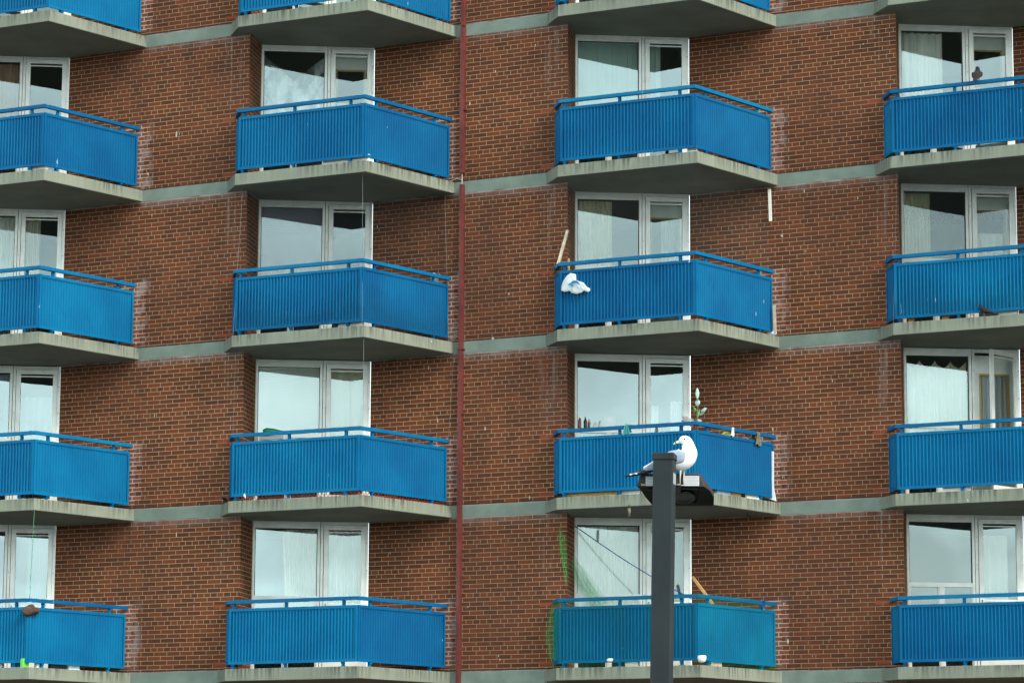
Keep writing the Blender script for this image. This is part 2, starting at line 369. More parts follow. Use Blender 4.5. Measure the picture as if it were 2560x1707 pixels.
# plain brick where no window of the photograph stands
fills = [(c, GROUND, ZTOP) for c in (-1, 0, 5, 6, 7)] + [(c, GROUND, ZB[4]) for c in (1, 2, 3, 4)]
for c, z0, z1 in fills:
    fm = MB()
    a, b = P['J'] + off(c) - BASE, P['D'] + off(c) - BASE
    fm.quad([(a.x, a.y, z0), (b.x, b.y, z0), (b.x, b.y, z1), (a.x, a.y, z1)])
    fm.uv = [(5, z0 - ZT[1]), (6.92, z0 - ZT[1]), (6.92, z1 - ZT[1]), (5, z1 - ZT[1])]
    link('infill_wall', fm.data('infill_wall', M['brick']), bld, BASE)
# concrete band between the balconies, 3 mm proud of the brick
bm_ = MB(); a, b = P['R'] - wd * .03, P['L'] + T + wd * .03
bm_.prism([((a + wn * .003).x, (a + wn * .003).y), ((b + wn * .003).x, (b + wn * .003).y), ((b - wn * .1).x, (b - wn * .1).y), ((a - wn * .1).x, (a - wn * .1).y)], 0, SL)
bd = bm_.data('concrete_band', M['band'])
# thin dark gap and pale mortar line above the band
for c in range(-1, 7):
    for l in range(5): link('concrete_band', bd, bld, Vector((off(c).x, off(c).y, ZB[l])))

# ------------------------------------------------------------------ balconies
def inset(pts, ds):
    """offset an open polyline to its inner side; ds = inset of each segment"""
    segs = []
    for i in range(len(pts) - 1):
        d = (pts[i + 1] - pts[i]).normalized(); nrm = Vector((-d.y, d.x, 0)); segs.append((pts[i] + nrm * ds[i], d))
    return segs
def isect(s, t):
    (p, d), (q, e) = s, t; k = d.x * e.y - d.y * e.x; r_ = q - p; return p + d * ((r_.x * e.y - r_.y * e.x) / k)
Z0P, HP, HR = .075, .89, .135
segs = inset([P['L'], P['F'], P['G'], P['R']], (.06, .07, .09))
wallL = (P['D'] - T + wn * .02, wd); wallR = (P['D'] + wn * .045, wd)
RL = P['D'] - T + wn * .02; RL = RL + wd * ((.700 - RL.x) / wd.x); RF = isect(segs[0], segs[1]); RG = isect(segs[1], segs[2]); RR = isect(segs[2], wallR); segs[0] = (RL, (RF - RL).normalized())
ORG = P['G'].copy()                                            # balcony origin: outer corner, top of slab
def loc3(q, z=0): return (q.x - ORG.x, q.y - ORG.y, z)
def slab_mesh():
    m = MB(); bk = Vector((-.09, .99, 0))
    ring = [P['L'] - (P['F'] - P['L']).normalized() * .02, P['F'], P['G'], P['R'] + (P['R'] - P['G']).normalized() * .02, P['D'] - wn * .05, P['D'] + bk * .2, P['J'] + bk * .2, P['C'] - wn * .08 + Vector((-.03, .1, 0))]
    n = len(ring); e = .012
    cen = sum(ring, Vector()) / n
    low = [(cen + (q - cen) * (1 - e * .35)) for q in ring]
    b = [loc3(q, -SL) for q in low]; bm2 = [loc3(q, -SL + .008) for q in ring]; t = [loc3(q, -.006) for q in ring]; tt = [loc3(cen + (q - cen) * .997, 0) for q in ring]
    o = 0; m.v = b + bm2 + t + tt
    m.f.append(tuple(reversed(range(n)))); m.m.append(1)
    for k in range(3):
        for i in range(n): m.f.append((k * n + i, k * n + (i + 1) % n, (k + 1) * n + (i + 1) % n, (k + 1) * n + i)); m.m.append(0)
    m.f.append(tuple(3 * n + i for i in range(n))); m.m.append(0)
    return m.data('balcony', [M['concrete'], M['soffit']])
def panel_mesh(a, b, name, pitch=.0588):
    """corrugated sheet in a flat bar frame between plan points a and b; outer side is to the right of a->b"""
    m = MB(); L = (b - a).length; d = (b - a) / L; nr = Vector((d.y, -d.x, 0))
    def q(s, n_, z): v = a + d * s + nr * n_; return loc3(v, z)
    def bar(s0, s1, z0, z1, n0=-.012, n1=.014): m.box8([q(s0, n1, z0), q(s1, n1, z0), q(s1, n0, z0), q(s0, n0, z0)], [q(s0, n1, z1), q(s1, n1, z1), q(s1, n0, z1), q(s0, n0, z1)])
    z0, z1 = Z0P, Z0P + HP
    bar(0, L, z1 - .045, z1); bar(0, L, z0, z0 + .045); bar(0, .04, z0 + .045, z1 - .045); bar(L - .04, L, z0 + .045, z1 - .045)
    s = .04; n = max(2, round((L - .08) / pitch)); p = (L - .08) / n; prof = []
    for i in range(n):
        for fr, dp in ((0, -.012), (.22, -.012), (.36, -.005), (.50, .007), (.60, .012), (.72, .012), (.82, .007), (.94, -.006)): prof.append((s + (i + fr) * p, dp - .001))
    prof.append((L - .04, -.013))
    o = len(m.v)
    for (x, dp) in prof: m.v += [q(x, dp, z0 + .045), q(x, dp, z1 - .045)]
    for i in range(len(prof) - 1): m.f.append((o + 2 * i, o + 2 * i + 2, o + 2 * i + 3, o + 2 * i + 1)); m.m.append(0)
    return m.data(name, M['blue'])
def rail_mesh():
    m = MB(); z1 = Z0P + HP + HR; z0 = z1 - .055; wv = .032
    pts = [RL, RF, RG, RR + (RR - RG).normalized() * .03]
    so_ = inset(pts, (-wv,) * 3); si = inset(pts, (wv,) * 3)
    def line(sg): return [sg[0][0], isect(sg[0], sg[1]), isect(sg[1], sg[2]), sg[2][0] + sg[2][1] * (pts[3] - pts[2]).length]
    A, B = line(so_), line(si)
    for i in range(3):
        m.box8([loc3(A[i], z0), loc3(A[i + 1], z0), loc3(B[i + 1], z0), loc3(B[i], z0)], [loc3(A[i], z1), loc3(A[i + 1], z1), loc3(B[i + 1], z1), loc3(B[i], z1)])
    return m.data('handrail', M['blue'])
def post_mesh(a, b, t):
    m = MB(); d = (b - a).normalized(); nr = Vector((d.y, -d.x, 0)); c0 = a + (b - a) * t
    def bx(w0, n0, n1, za, zb_):
        r_ = [c0 - d * w0 + nr * n1, c0 + d * w0 + nr * n1, c0 + d * w0 + nr * n0, c0 - d * w0 + nr * n0]
        m.box8([loc3(q, za) for q in r_], [loc3(q, zb_) for q in r_])
    bx(.022, -.052, -.0135, .012, Z0P + HP + HR - .056); bx(.045, -.075, .0, .0, .012)
    bx(.024, -.013, .004, .05, Z0P - .001)
    return m.data('post', M['blue'])
slm = slab_mesh(); pf = panel_mesh(RF, RG, 'front_panel'); pe = panel_mesh(RG, RR, 'end_panel'); ps = panel_mesh(RL, RF, 'side_panel')
rl = rail_mesh(); posts = [post_mesh(RF, RG, t) for t in (.03, .44, .885)] + [post_mesh(RG, RR, t) for t in (.15, .84)]
for c in (1, 2, 3, 4):
    for l in range(5):
        wl = Vector((ORG.x + off(c).x, ORG.y + off(c).y, ZT[l]))
        b = link('balcony', slm, bld, wl)
        if (c, l) == (3, 4): b['label'] = 'balcony with green garden net over its railing'
        for nm, me in (('front_panel', pf), ('end_panel', pe), ('side_panel', ps), ('handrail', rl)): link(nm, me, b, wl)
        for me in posts: link('post', me, b, wl)

# ------------------------------------------------------------------ windows, doors and the rooms behind
WJ = P['J']; wx = (P['D'] - P['J']).normalized(); WL = (P['D'] - P['J']).length; wy = Vector((-wx.y, wx.x, 0))   # wy points into the room
WH = FLOOR - SL
def wpt(s, n, z): q = wx * s + wy * n; return (q.x, q.y, z)
def wbar(m, s0, s1, z0, z1, n0, n1, mi=0):
    m.box8([wpt(s0, n0, z0), wpt(s1, n0, z0), wpt(s1, n1, z0), wpt(s0, n1, z0)], [wpt(s0, n0, z1), wpt(s1, n0, z1), wpt(s1, n1, z1), wpt(s0, n1, z1)], mi)
def window_mesh(TR=1.20):
    m = MB()
    wbar(m, -.012, .012, .0, WH - .002, .004, .05, 1)                                   # sealant against the brick
    wbar(m, .012, .045, .0, WH - .002, .0, .10)                                          # jamb
    wbar(m, .045, 1.075, WH - .095, WH - .002, .012, .10); wbar(m, .045, 1.075, WH - .118, WH - .097, .03, .07)
    wbar(m, 1.075, 1.118, 0, WH - .002, .006, .10)
    wbar(m, 1.118, 1.128, 0, WH - .002, .03, .08, 2)
    wbar(m, .045, 1.075, .0, .07, .004, .10)
    wbar(m, .045, 1.075, TR, TR + .07, .004, .10)                                         # transom
    wbar(m, .535, .595, .07, TR, .012, .09)
    for s0, s1 in ((.045, .535), (.595, 1.075)):
        wbar(m, s0, s0 + .022, .07, TR, .022, .06); wbar(m, s1 - .022, s1, .07, TR, .022, .06)
    wbar(m, .045, .055, TR + .07, WH - .118, .022, .05, 2); wbar(m, 1.066, 1.075, TR + .07, WH - .118, .022, .05, 2)
    return m.data('window', [M['frame'], M['seal'], M['dark']])
def pane(m, s0, s1, z0, z1, n):
    m.quad([wpt(s0, n, z0), wpt(s1, n, z0), wpt(s1, n, z1), wpt(s0, n, z1)])
def wglass_mesh(TR=1.20):
    m = MB(); pane(m, .045, 1.075, TR + .07, WH - .097, .046); return m.data('pane', M['glass'])
def lowglass(s0, s1, TR=1.20):
    m = MB(); pane(m, s0, s1, .07, TR, .040); return m.data('pane', M['glass'])
def doorframe_mesh():
    m = MB()
    wbar(m, 1.128, 1.172, 0, WH - .002, .004, .10); wbar(m, 1.172, WL - .05, WH - .055, WH - .002, .012, .1)
    wbar(m, WL - .05, WL - .004, 0, WH - .002, .0, .10); wbar(m, 1.172, WL - .05, 0, .05, .01, .1)
    for z in (.35, .8, 1.25, 1.7, 2.15): wbar(m, WL - .034, WL - .024, z, z + .014, -.004, .001, 1); wbar(m, 1.146, 1.154, z, z + .012, -.002, .005, 1)
    return m.data('door_frame', [M['frame'], M['dark']])
LW = WL - .056 - 1.178                                          # leaf width
def lf(s, n, z): q = wx * s + wy * n; return (q.x, q.y, z)
def leaf_mesh():
    """storm door leaf, origin at its right hand hinge"""
    m = MB(); h = WH - .065
    def b(s0, s1, z0, z1, n0, n1, mi=0): m.box8([lf(s0, n0, z0), lf(s1, n0, z0), lf(s1, n1, z0), lf(s0, n1, z0)], [lf(s0, n0, z1), lf(s1, n0, z1), lf(s1, n1, z1), lf(s0, n1, z1)], mi)
    b(-LW, -LW + .075, .055, h, -.012, .03); b(-.07, 0, .055, h, -.012, .03)
    b(-LW + .075, -.07, h - .075, h, -.012, .03); b(-LW + .075, -.07, .055, .25, -.012, .03)
    b(-LW + .075, -.07, 1.12, 1.155, -.004, .025); b(-LW + .075, -.07, h - .125, h - .105, -.002, .025)
    b(-LW + .070, -LW + .078, .25, h - .075, .0, .02, 1)
    return m.data('door', [M['frame'], M['dark']])
def leafglass():
    m = MB(); h = WH - .065
    for z0, z1 in ((.25, 1.12), (1.155, h - .125)):
        m.quad([lf(-LW + .075, .012, z0), lf(-.07, .012, z0), lf(-.07, .012, z1), lf(-LW + .075, .012, z1)])
    return m.data('pane', M['glass'])
def handle_mesh():
    m = MB(); m.tube([lf(-LW + .035, -.014, 1.02), lf(-LW + .035, -.05, 1.02), lf(-LW + .035, -.05, 1.14), lf(-LW + .035, -.014, 1.14)], .007, 6); return m.data('handle', M['dark'])
def room_mesh():
    m = MB(); w0, w1, n1 = -.0, WL - .0, 3.2
    A = [wpt(w0, .102, 0.001), wpt(w1, .102, 0.001), wpt(w1, n1, 0.001), wpt(w0, n1, 0.001)]; B = [(x, y, WH - .001) for x, y, z in A]
    m.quad(A); m.quad(list(reversed(B)))
    for i in (1, 2, 3): j = (i + 1) % 4; m.quad([A[i], B[i], B[j], A[j]])
    return m.data('room', M['room'])
wmsh, wg, lg1, lg2, dfm, lfm, lgm, hm, rm = window_mesh(), wglass_mesh(), lowglass(.067, .513), lowglass(.617, 1.053), doorframe_mesh(), leaf_mesh(), leafglass(), handle_mesh(), room_mesh()
TALL = 1.345
tall = (window_mesh(TALL), wglass_mesh(TALL), lowglass(.067, .513, TALL), lowglass(.617, 1.053, TALL))
def wloc(c, l): return Vector((WJ.x + off(c).x, WJ.y + off(c).y, ZT[l]))
for c in (1, 2, 3, 4):
    for l in range(5):
        wl = wloc(c, l)
        A_ = tall if (c, l) == (4, 4) else (wmsh, wg, lg1, lg2)
        o = link('window', A_[0], bld, wl); link('pane', A_[1], o, wl); link('pane', A_[2], o, wl); link('pane', A_[3], o, wl)
        if (c, l) == (4, 4): o['label'] = 'window with two tall divided panes below its transom'
        link('room', rm, bld, wl)
        fr = link('door_frame', dfm, bld, wl)
        hp = wl + Vector(wpt(WL - .053, 0, 0))
        d = link('door', lfm, bld, hp); lgo = link('pane', lgm, d, hp); link('handle', hm, d, hp)
        if (c, l) == (4, 3): d.rotation_euler[2] = R(38); d['label'] = 'storm door standing open'

# red drainpipe between bays 2 and 3
def drain():
    u0 = (P['R'] - P['D']).dot(wd) + .155; q = P['D'] + wd * u0 + off(2)
    segs_ = [(ZTOP, ZT[0] - .03, 0), (ZT[0] - .05, ZT[1] + .13, .006), (ZB[1] + .13, ZB[2] - .25, 0), (ZB[2] - .25, ZB[3] + 1.1, .004), (ZB[3] + 1.1, ZB[3] - .15, 0), (ZB[3] - .15, ZT[4] + 1.0, .004), (ZT[4] + 1.0, GROUND, 0)]
    m = MB()
    for za, zb_, sh in segs_:
        w2 = .030 + sh * .4; r_ = [q - wd * w2 + wn * (.085 + sh), q + wd * w2 + wn * (.085 + sh), q + wd * w2 + wn * .008, q - wd * w2 + wn * .008]
        m.box8([(p.x - BASE.x, p.y - BASE.y, zb_) for p in r_], [(p.x - BASE.x, p.y - BASE.y, za) for p in r_])
    o = m.build('drainpipe', M['red'], bld, loc=BASE); o['label'] = 'dented red metal drainpipe'
    for z in (ZT[0] + .9, ZT[1] + 1.2, ZB[2] + .05, ZT[3] + 1.5):
        r_ = [q - wd * .055 + wn * .092, q + wd * .055 + wn * .092, q + wd * .055 + wn * .004, q - wd * .055 + wn * .004]
        s = MB(); s.box8([(p.x - BASE.x, p.y - BASE.y, z) for p in r_], [(p.x - BASE.x, p.y - BASE.y, z + .025) for p in r_]); link('pipe_strap', s.data('pipe_strap', M['red']), o, BASE)
    k = MB(); a = q + wn * .05
    k.tube([(a.x - BASE.x, a.y - BASE.y, ZB[1] + .11), (a.x - BASE.x, a.y - BASE.y, ZT[1] + .15)], .008, 6)
    b2 = a - wd * .25
    k.tube([(a.x - BASE.x, a.y - BASE.y, ZT[1] + .02), (a.x - wd.x * .1 - BASE.x, a.y - wd.y * .1 - BASE.y, ZT[1] + .05), (b2.x - BASE.x, b2.y - BASE.y, ZT[1] + .01)], .006, 6)
    link('wire', k.data('wire', M['wood']), bld, BASE)
drain()

# ------------------------------------------------------------------ helpers that find real places on the facade
def hit_plane(px, py, p0, nrm):
    d = ray(px, py); k = (p0 - CAM).dot(nrm) / d.dot(nrm); return CAM + d * k
def front_pt(c, l, px, py, out=.03):
    d = (RG - RF).normalized(); n_ = Vector((d.y, -d.x, 0)); return hit_plane(px, py, RF + off(c) + n_ * out, n_)
def end_pt(c, l, px, py, out=.03):
    d = (RR - RG).normalized(); n_ = Vector((d.y, -d.x, 0)); return hit_plane(px, py, RG + off(c) + n_ * out, n_)
def wall_pt(c, px, py, out=.03): return hit_plane(px, py, P['D'] + off(c) + wn * out, wn)
def win_pt(c, px, py, out=.0): return hit_plane(px, py, WJ + off(c) - wy * out, -wy)
def floor_pt(l, px, py, h=0): return hit_plane(px, py, Vector((0, 0, ZT[l] + h)), Vector((0, 0, 1)))

# ------------------------------------------------------------------ curtains and blinds (each hangs behind one window)
C = {}
def cmat(k, c, tr=.1): C[k] = cloth('cloth_' + k, c, tr); return C[k]
cmat('white', (.88, .88, .81)); cmat('cream', (.74, .70, .50)); cmat('lilac', (.42, .40, .50)); cmat('purple', (.22, .12, .24)); cmat('peach', (.52, .34, .25))
cmat('bluegrey', (.42, .50, .55)); cmat('ivory', (.80, .77, .62)); cmat('sheer', (.58, .66, .66), .4); cmat('slat', (.50, .66, .60))
def curtain(c, l, s0, s1, label, k='white', z0=.06, z1=2.38, n=.17, folds=9, amp=.028, sweep=0.0, scallop=0.0, name='curtain', cat='curtain', seed=1, left=0.0):
    rnd = random.Random(seed * 31 + c * 7 + l); m = MB(); nx, nz_ = folds * 10, 14
    ph = [rnd.uniform(-.7, .7) for _ in range(folds + 1)]; am = [rnd.uniform(.45, 1.25) for _ in range(folds + 1)]
    for j in range(nz_ + 1):
        t = j / nz_; z = z0 + (z1 - z0) * t
        for i in range(nx + 1):
            x = i / nx; fi = x * folds; k0 = min(int(fi), folds - 1); f = fi - k0
            a = (am[k0] * (1 - f) + am[k0 + 1] * f); p_ = ph[k0] * (1 - f) + ph[k0 + 1] * f
            wv = 1.5 * amp * a * math.sin(2 * math.pi * fi + p_) * (.55 + .45 * (1 - t))
            w_ = (s1 - s0); s = s0 + w_ * x + sweep * (1 - x) * (1 - t) ** 1.5 * w_ + left * (1 - x) * max(0, (.75 - t)) * w_
            zz = z - (scallop * abs(math.sin(math.pi * fi / 2)) * (t > .99))
            m.v.append(wpt(s, n + wv, zz))
    for j in range(nz_):
        for i in range(nx):
            a = j * (nx + 1) + i; m.f.append((a, a + 1, a + nx + 2, a + nx + 1)); m.m.append(0)
    o = m.build(name, C[k], smooth=True, loc=wloc(c, l)); return tag(o, label, cat)
def vblind(c, l, s0, s1, label, k='slat', ang=22):
    m = MB(); n = max(2, round((s1 - s0) / .085)); p = (s1 - s0) / n
    for i in range(n):
        a = R(ang + 5 * math.sin(i * 2.1)); cx = s0 + (i + .5) * p; hw = .048
        u = (hw * math.cos(a), hw * math.sin(a)); 
        m.box8([wpt(cx - u[0], .15 - u[1], .05), wpt(cx + u[0], .15 + u[1], .05), wpt(cx + u[0], .153 + u[1], .05), wpt(cx - u[0], .153 - u[1], .05)],
               [wpt(cx - u[0], .15 - u[1], 2.37), wpt(cx + u[0], .15 + u[1], 2.37), wpt(cx + u[0], .153 + u[1], 2.37), wpt(cx - u[0], .153 - u[1], 2.37)])
    wbar(m, s0, s1, 2.365, 2.39, .12, .18)
    return tag(m.build('vertical_blind', C[k], loc=wloc(c, l)), label, 'blind', 'vertical blinds')
def hblind(c, l, s0, s1, label, k='white', z0=.06, slats=88):
    m = MB(); h = (2.36 - z0) / slats
    for i in range(slats):
        z = z0 + i * h
        m.quad([wpt(s0, .140, z), wpt(s1, .140, z), wpt(s1, .152, z + h * .98), wpt(s0, .152, z + h * .98)])
    wbar(m, s0, s1, 2.36, 2.39, .12, .17)
    return tag(m.build('window_blind', C[k], loc=wloc(c, l)), label, 'blind')
GW = 'curtains behind the windows'
def inner_door(c, l, yellow=True):
    m = MB(); s0, s1 = 1.172, WL - .05
    wbar(m, s0, s0 + .10, .02, 2.42, .125, .165); wbar(m, s1 - .10, s1, .02, 2.42, .125, .165); wbar(m, s0 + .10, s1 - .10, 2.12, 2.42, .125, .165); wbar(m, s0 + .10, s1 - .10, .02, .8, .125, .165)
    o = m.build('inner_door', M['frame'], bld, loc=wloc(c, l))
    y = MB(); a, b = s0 + .10, s1 - .10
    wbar(y, a, a + .03, .8, 2.12, .118, .16); wbar(y, b - .03, b, .8, 2.12, .118, .16); wbar(y, a + .03, b - .03, 2.09, 2.12, .118, .16)
    link('window_trim', y.data('window_trim', M['yellowwood']), o, wloc(c, l))
curtain(1, 1, .05, 1.07, 'peach sheer curtain at the left edge, beside the door with the dark pane', 'peach', folds=14)
curtain(1, 2, .05, 1.07, 'white curtain at the left edge, beside the door half covered by a pleated drape', 'white', folds=12)
curtain(1, 2, 1.20, 1.50, 'narrow white pleated drape covering half of a door at far left', 'ivory', folds=4, amp=.035)
curtain(1, 3, .05, 1.07, 'blue grey sheer curtain at the left edge, on the storey with the white door panels', 'bluegrey', folds=14)
curtain(1, 3, 1.20, 1.84, 'pale sheer curtain in the door at far left, third row of windows down', 'sheer', folds=3, amp=.05, z1=2.0)
curtain(1, 4, .05, 1.07, 'dark purple curtain at the left edge in the lowest row of windows', 'purple', folds=10)
curtain(1, 4, 1.45, 1.80, 'soft pale curtain in a door above the balcony with the brown nest', 'sheer', folds=4, amp=.04)
hblind(2, 2, .05, 1.07, 'plain lilac grey blind filling a window behind a bird net', 'lilac', slats=60)
curtain(2, 1, 1.18, 1.86, 'white cloth across the lower door beside the crumpled plastic film', 'white', z1=1.55, folds=3, amp=.02, n=.19)
curtain(2, 2, 1.20, 1.84, 'plain white cloth across the lower door beside the lilac blind', 'sheer', z1=1.42, folds=2, amp=.02)
hblind(2, 3, .05, 1.07, 'white slatted blind drawn fully down over an air conditioner', 'white')
curtain(2, 3, 1.20, 1.84, 'cream cloth in the door next to the white slatted blind', 'ivory', folds=3, amp=.02)
curtain(2, 4, .50, 1.06, 'cream curtain sweeping towards the right of a window, lowest row beside the drainpipe', 'ivory', folds=7, amp=.045, sweep=.32)
curtain(2, 4, 1.20, 1.84, 'white curtain filling the door beside the sweeping cream curtain', 'white', folds=7, n=.2)
vblind(3, 1, .05, 1.07, 'pale green vertical blind filling a whole window')
vblind(3, 1, 1.19, 1.46, 'short run of pale green vertical slats in the left half of a door')
curtain(3, 2, .05, .64, 'ragged cream curtain half drawn behind the window above the white plastic bag', 'cream', folds=8, amp=.03, left=.42)
curtain(3, 2, 1.48, 1.80, 'white sheer curtain inside the yellow trimmed door above the plastic bag', 'sheer', folds=4, n=.24)
curtain(3, 3, 1.62, 1.80, 'narrow white drape at the right of the door above the seagull', 'white', folds=2, z1=1.78, n=.25)
curtain(3, 3, 1.22, 1.42, 'narrow white drape at the left of the door above the seagull', 'white', folds=2, z1=1.70, n=.25)
curtain(3, 4, .05, 1.07, 'thin white curtain filling the window crossed by a blue clothes line', 'white', folds=15, amp=.018)
curtain(3, 4, 1.20, 1.84, 'pale curtain in the door behind the lamp pole', 'sheer', folds=5, z0=1.2)
curtain(4, 1, .05, .78, 'thick white curtain in the window behind the pigeon on the rail', 'white', folds=6, amp=.045)
curtain(4, 1, 1.27, 1.76, 'white sheet behind the yellow trimmed door, next to the thick white curtain', 'white', z1=1.5, folds=3, n=.22)
curtain(4, 2, .05, .52, 'cream curtain covering the left half of the netted window at right', 'cream', folds=8)
curtain(4, 2, 1.27, 1.76, 'plain white sheet in the netted door at right', 'white', z1=1.75, folds=3, n=.22)
curtain(4, 3, .05, 1.07, 'pleated cream curtain with a scalloped top, beside the open storm door', 'ivory', folds=8, amp=.04, scallop=.12, z1=2.33)
curtain(4, 3, 1.27, 1.76, 'pale curtain inside the yellow trimmed door behind the open storm door', 'sheer', z1=2.1, folds=5, n=.2)
curtain(4, 4, 1.20, 1.70, 'white sheet in the upper half of the door in the lower right corner', 'white', folds=3, z0=1.15, z1=2.2, n=.2)
for cl in ((2, 1), (3, 2), (4, 1), (4, 2), (4, 3)): inner_door(*cl)
# crumpled plastic film over one window
def film():
    rnd = random.Random(5); m = MB(); nx, nz_ = 44, 44
    for j in range(nz_ + 1):
        for i in range(nx + 1):
            x, t = i / nx, j / nz_; top = 2.30 - .42 * (1 - abs(2 * x - 1)) ** 1.1
            z = 1.28 + (top - 1.28) * t
            n = .075 + .012 * math.sin(9 * x + 5 * t) + .008 * math.sin(23 * x - 17 * t) + rnd.uniform(-.004, .004)
            m.v.append(wpt(.06 + 1.0 * x, n, z))
    for j in range(nz_):
        for i in range(nx): a = j * (nx + 1) + i; m.f.append((a, a + 1, a + nx + 2, a + nx + 1)); m.m.append(0)
    tag(m.build('plastic_film', M['film'], loc=wloc(2, 1), smooth=True), 'clear crumpled plastic film hung inside a window by its two corners', 'plastic film')
film()

# ------------------------------------------------------------------ small things on the balconies
def at(o, p): o.location = p; return o
def place(m, name, mats, p, label, cat, group=None, smooth=False, rz=0):
    o = m.build(name, mats, None, smooth, p); o.rotation_euler[2] = rz; return tag(o, label, cat, group)
def crumple(mesh_mb, amt, seed, fr=9):
    rnd = random.Random(seed); ph = [rnd.uniform(0, 6) for _ in range(6)]
    out = []
    for x, y, z in mesh_mb.v:
        d = amt * (math.sin(fr * x * 3 + ph[0]) * math.cos(fr * z * 2.3 + ph[1]) + .6 * math.sin(fr * 2.1 * (x + z) + ph[2]) + .4 * math.sin(fr * 4.3 * z + ph[3] + 3 * x))
        out.append((x + d * .7, y + d, z + d * .5))
    mesh_mb.v = out; return mesh_mb
fd = (RG - RF).normalized(); fn = Vector((fd.y, -fd.x, 0)); ed = (RR - RG).normalized(); en = Vector((ed.y, -ed.x, 0))

# white plastic bag with a blue print, tied outside the front panel (bay 3, second row)
def bag():
    outl = [(1427, 683), (1440, 686), (1441, 701), (1458, 706), (1468, 718), (1475, 721), (1476, 727), (1470, 731), (1465, 728), (1466, 722), (1463, 724), (1457, 731), (1443, 736), (1430, 733), (1425, 728), (1418, 730), (1409, 730), (1403, 726), (1404, 716), (1408, 703), (1417, 690)]
    q = [front_pt(3, 2, x, y, .035) for x, y in outl]; o = sum(q, Vector()) / len(q); m = MB(); n = len(q)
    rings = [(1.0, 0.0), (1.0, .010), (.95, .022), (.86, .028), (.74, .032), (.60, .034), (.45, .036), (.28, .036), (.12, .036)]
    rnd = random.Random(3)
    for s, h in rings:
        for i, p in enumerate(q):
            v = (p - o) * s; bump = .009 * math.sin(i * 2.7 + s * 9) + .007 * math.sin(i * 5.1 + s * 23); m.v.append(tuple(v + fn * (h + (bump + rnd.uniform(-.010, .010)) * (s < .99))))
    for r_ in range(len(rings) - 1):
        for i in range(n): m.f.append((r_ * n + i, r_ * n + (i + 1) % n, (r_ + 1) * n + (i + 1) % n, (r_ + 1) * n + i)); m.m.append(0)
    m.f.append(tuple((len(rings) - 1) * n + i for i in range(n))); m.m.append(0); m.f.append(tuple(reversed(range(n)))); m.m.append(0)
    b = m.build('plastic_bag', M['bagwhite'], None, True, o); tag(b, 'white plastic carrier bag with a blue print, blown against the front of a balcony panel', 'plastic bag')
    pr = [(1420, 712), (1432, 702), (1436, 701), (1443, 703), (1449, 710), (1446, 709), (1441, 705), (1435, 704), (1430, 711), (1434, 712), (1429, 716), (1426, 713)]
    k = MB(); pts = [front_pt(3, 2, x, y, .092) - o for x, y in pr]; k.v = [tuple(p) for p in pts] + [tuple(p - fn * .04) for p in pts]; n = len(pts)
    k.f = [tuple(range(n)), tuple(reversed(range(n, 2 * n)))] + [(i, n + i, n + (i + 1) % n, (i + 1) % n) for i in range(n)]; k.m = [0] * len(k.f)
    link('print', k.data('print', M['bluecloth']), b, o)
bag()
def stick(name, pts, w_, t_, mt, label, cat, group=None):
    """flat board running through world points"""
    a, b = Vector(pts[0]), Vector(pts[-1]); m = MB(); d = b - a; L = d.length; d /= L
    sd_ = d.cross(fn).normalized(); nn = sd_.cross(d)
    def q(p, i, j): return tuple(p - a + sd_ * (w_ / 2 * i) + nn * (t_ / 2 * j))
    m.box8([q(a, -1, -1), q(a, 1, -1), q(a, 1, 1), q(a, -1, 1)], [q(b, -1, -1), q(b, 1, -1), q(b, 1, 1), q(b, -1, 1)])
    return tag(m.build(name, mt, None, False, a), label, cat, group)
# leaning timbers
stick('wood_plank', [front_pt(3, 2, 1393, 668, -.12), wall_pt(2, 1419, 576, .03)], .042, .03, M['wood'], 'pale weathered plank leaning from the left rail end against the brick corner', 'plank')
stick('wood_strip', [front_pt(3, 2, 1422, 676, -.25), front_pt(3, 2, 1422, 646, -.25)], .026, .02, M['orangewood'], 'short yellowish strip standing behind the left rail end, right of the leaning plank', 'wood strip')
stick('hanging_strip', [wall_pt(3, 1926.5, 553, .05), wall_pt(3, 1923.5, 473, .05)], .050, .02, M['terry'], 'white strip hanging on brick below a slab, right of the yellow trimmed door', 'strip')
stick('pale_batten', [wall_pt(3, 1938, 833, .12), wall_pt(3, 1935, 763, .12)], .045, .02, M['wood'], 'grey white batten standing on the slab end beside the white crumpled plastic', 'batten')
stick('wood_pole', [end_pt(3, 4, 1782, 1509, -.35), end_pt(3, 4, 1732, 1442, -.95)], .040, .03, M['orangewood'], 'orange wooden board leaning behind the railing right of the lamp pole', 'board')
def blob(name, p, r, mt, label, cat, seed, amt=.012, group=None, n=18):
    m = MB().ell((0, 0, r[2]), r, n=n); crumple(m, amt, seed); return place(m, name, mt, p, label, cat, group, True)
blob('crumpled_plastic', end_pt(3, 2, 1930, 839, -.02), (.09, .05, .04), M['bagwhite'], 'crumpled white plastic sheet lying on the right end of a slab', 'plastic sheet', 3)
blob('tied_bag', end_pt(2, 2, 1086, 708, -.14), (.07, .06, .09), M['bagwhite'], 'white and red plastic bag hanging behind the right end of a netted railing', 'plastic bag', 8)
blob('bird_nest', front_pt(1, 4, 78, 1538, -.03), (.135, .11, .085), M['brown'], 'shaggy brown nest over the railing corner at lower left', 'bird nest', 11, .03)
blob('cable_bundle', wall_pt(1, 561, 1254, .07), (.045, .04, .05), M['black'], 'dark tangled bundle beside the left end of a slab, near the red cord net', 'bundle', 4, .02)
blob('white_tissue', front_pt(2, 3, 613, 1246, .03), (.018, .012, .045), M['white'], 'scrap of white tissue caught at the foot of a blue panel', 'tissue', 6, .01)
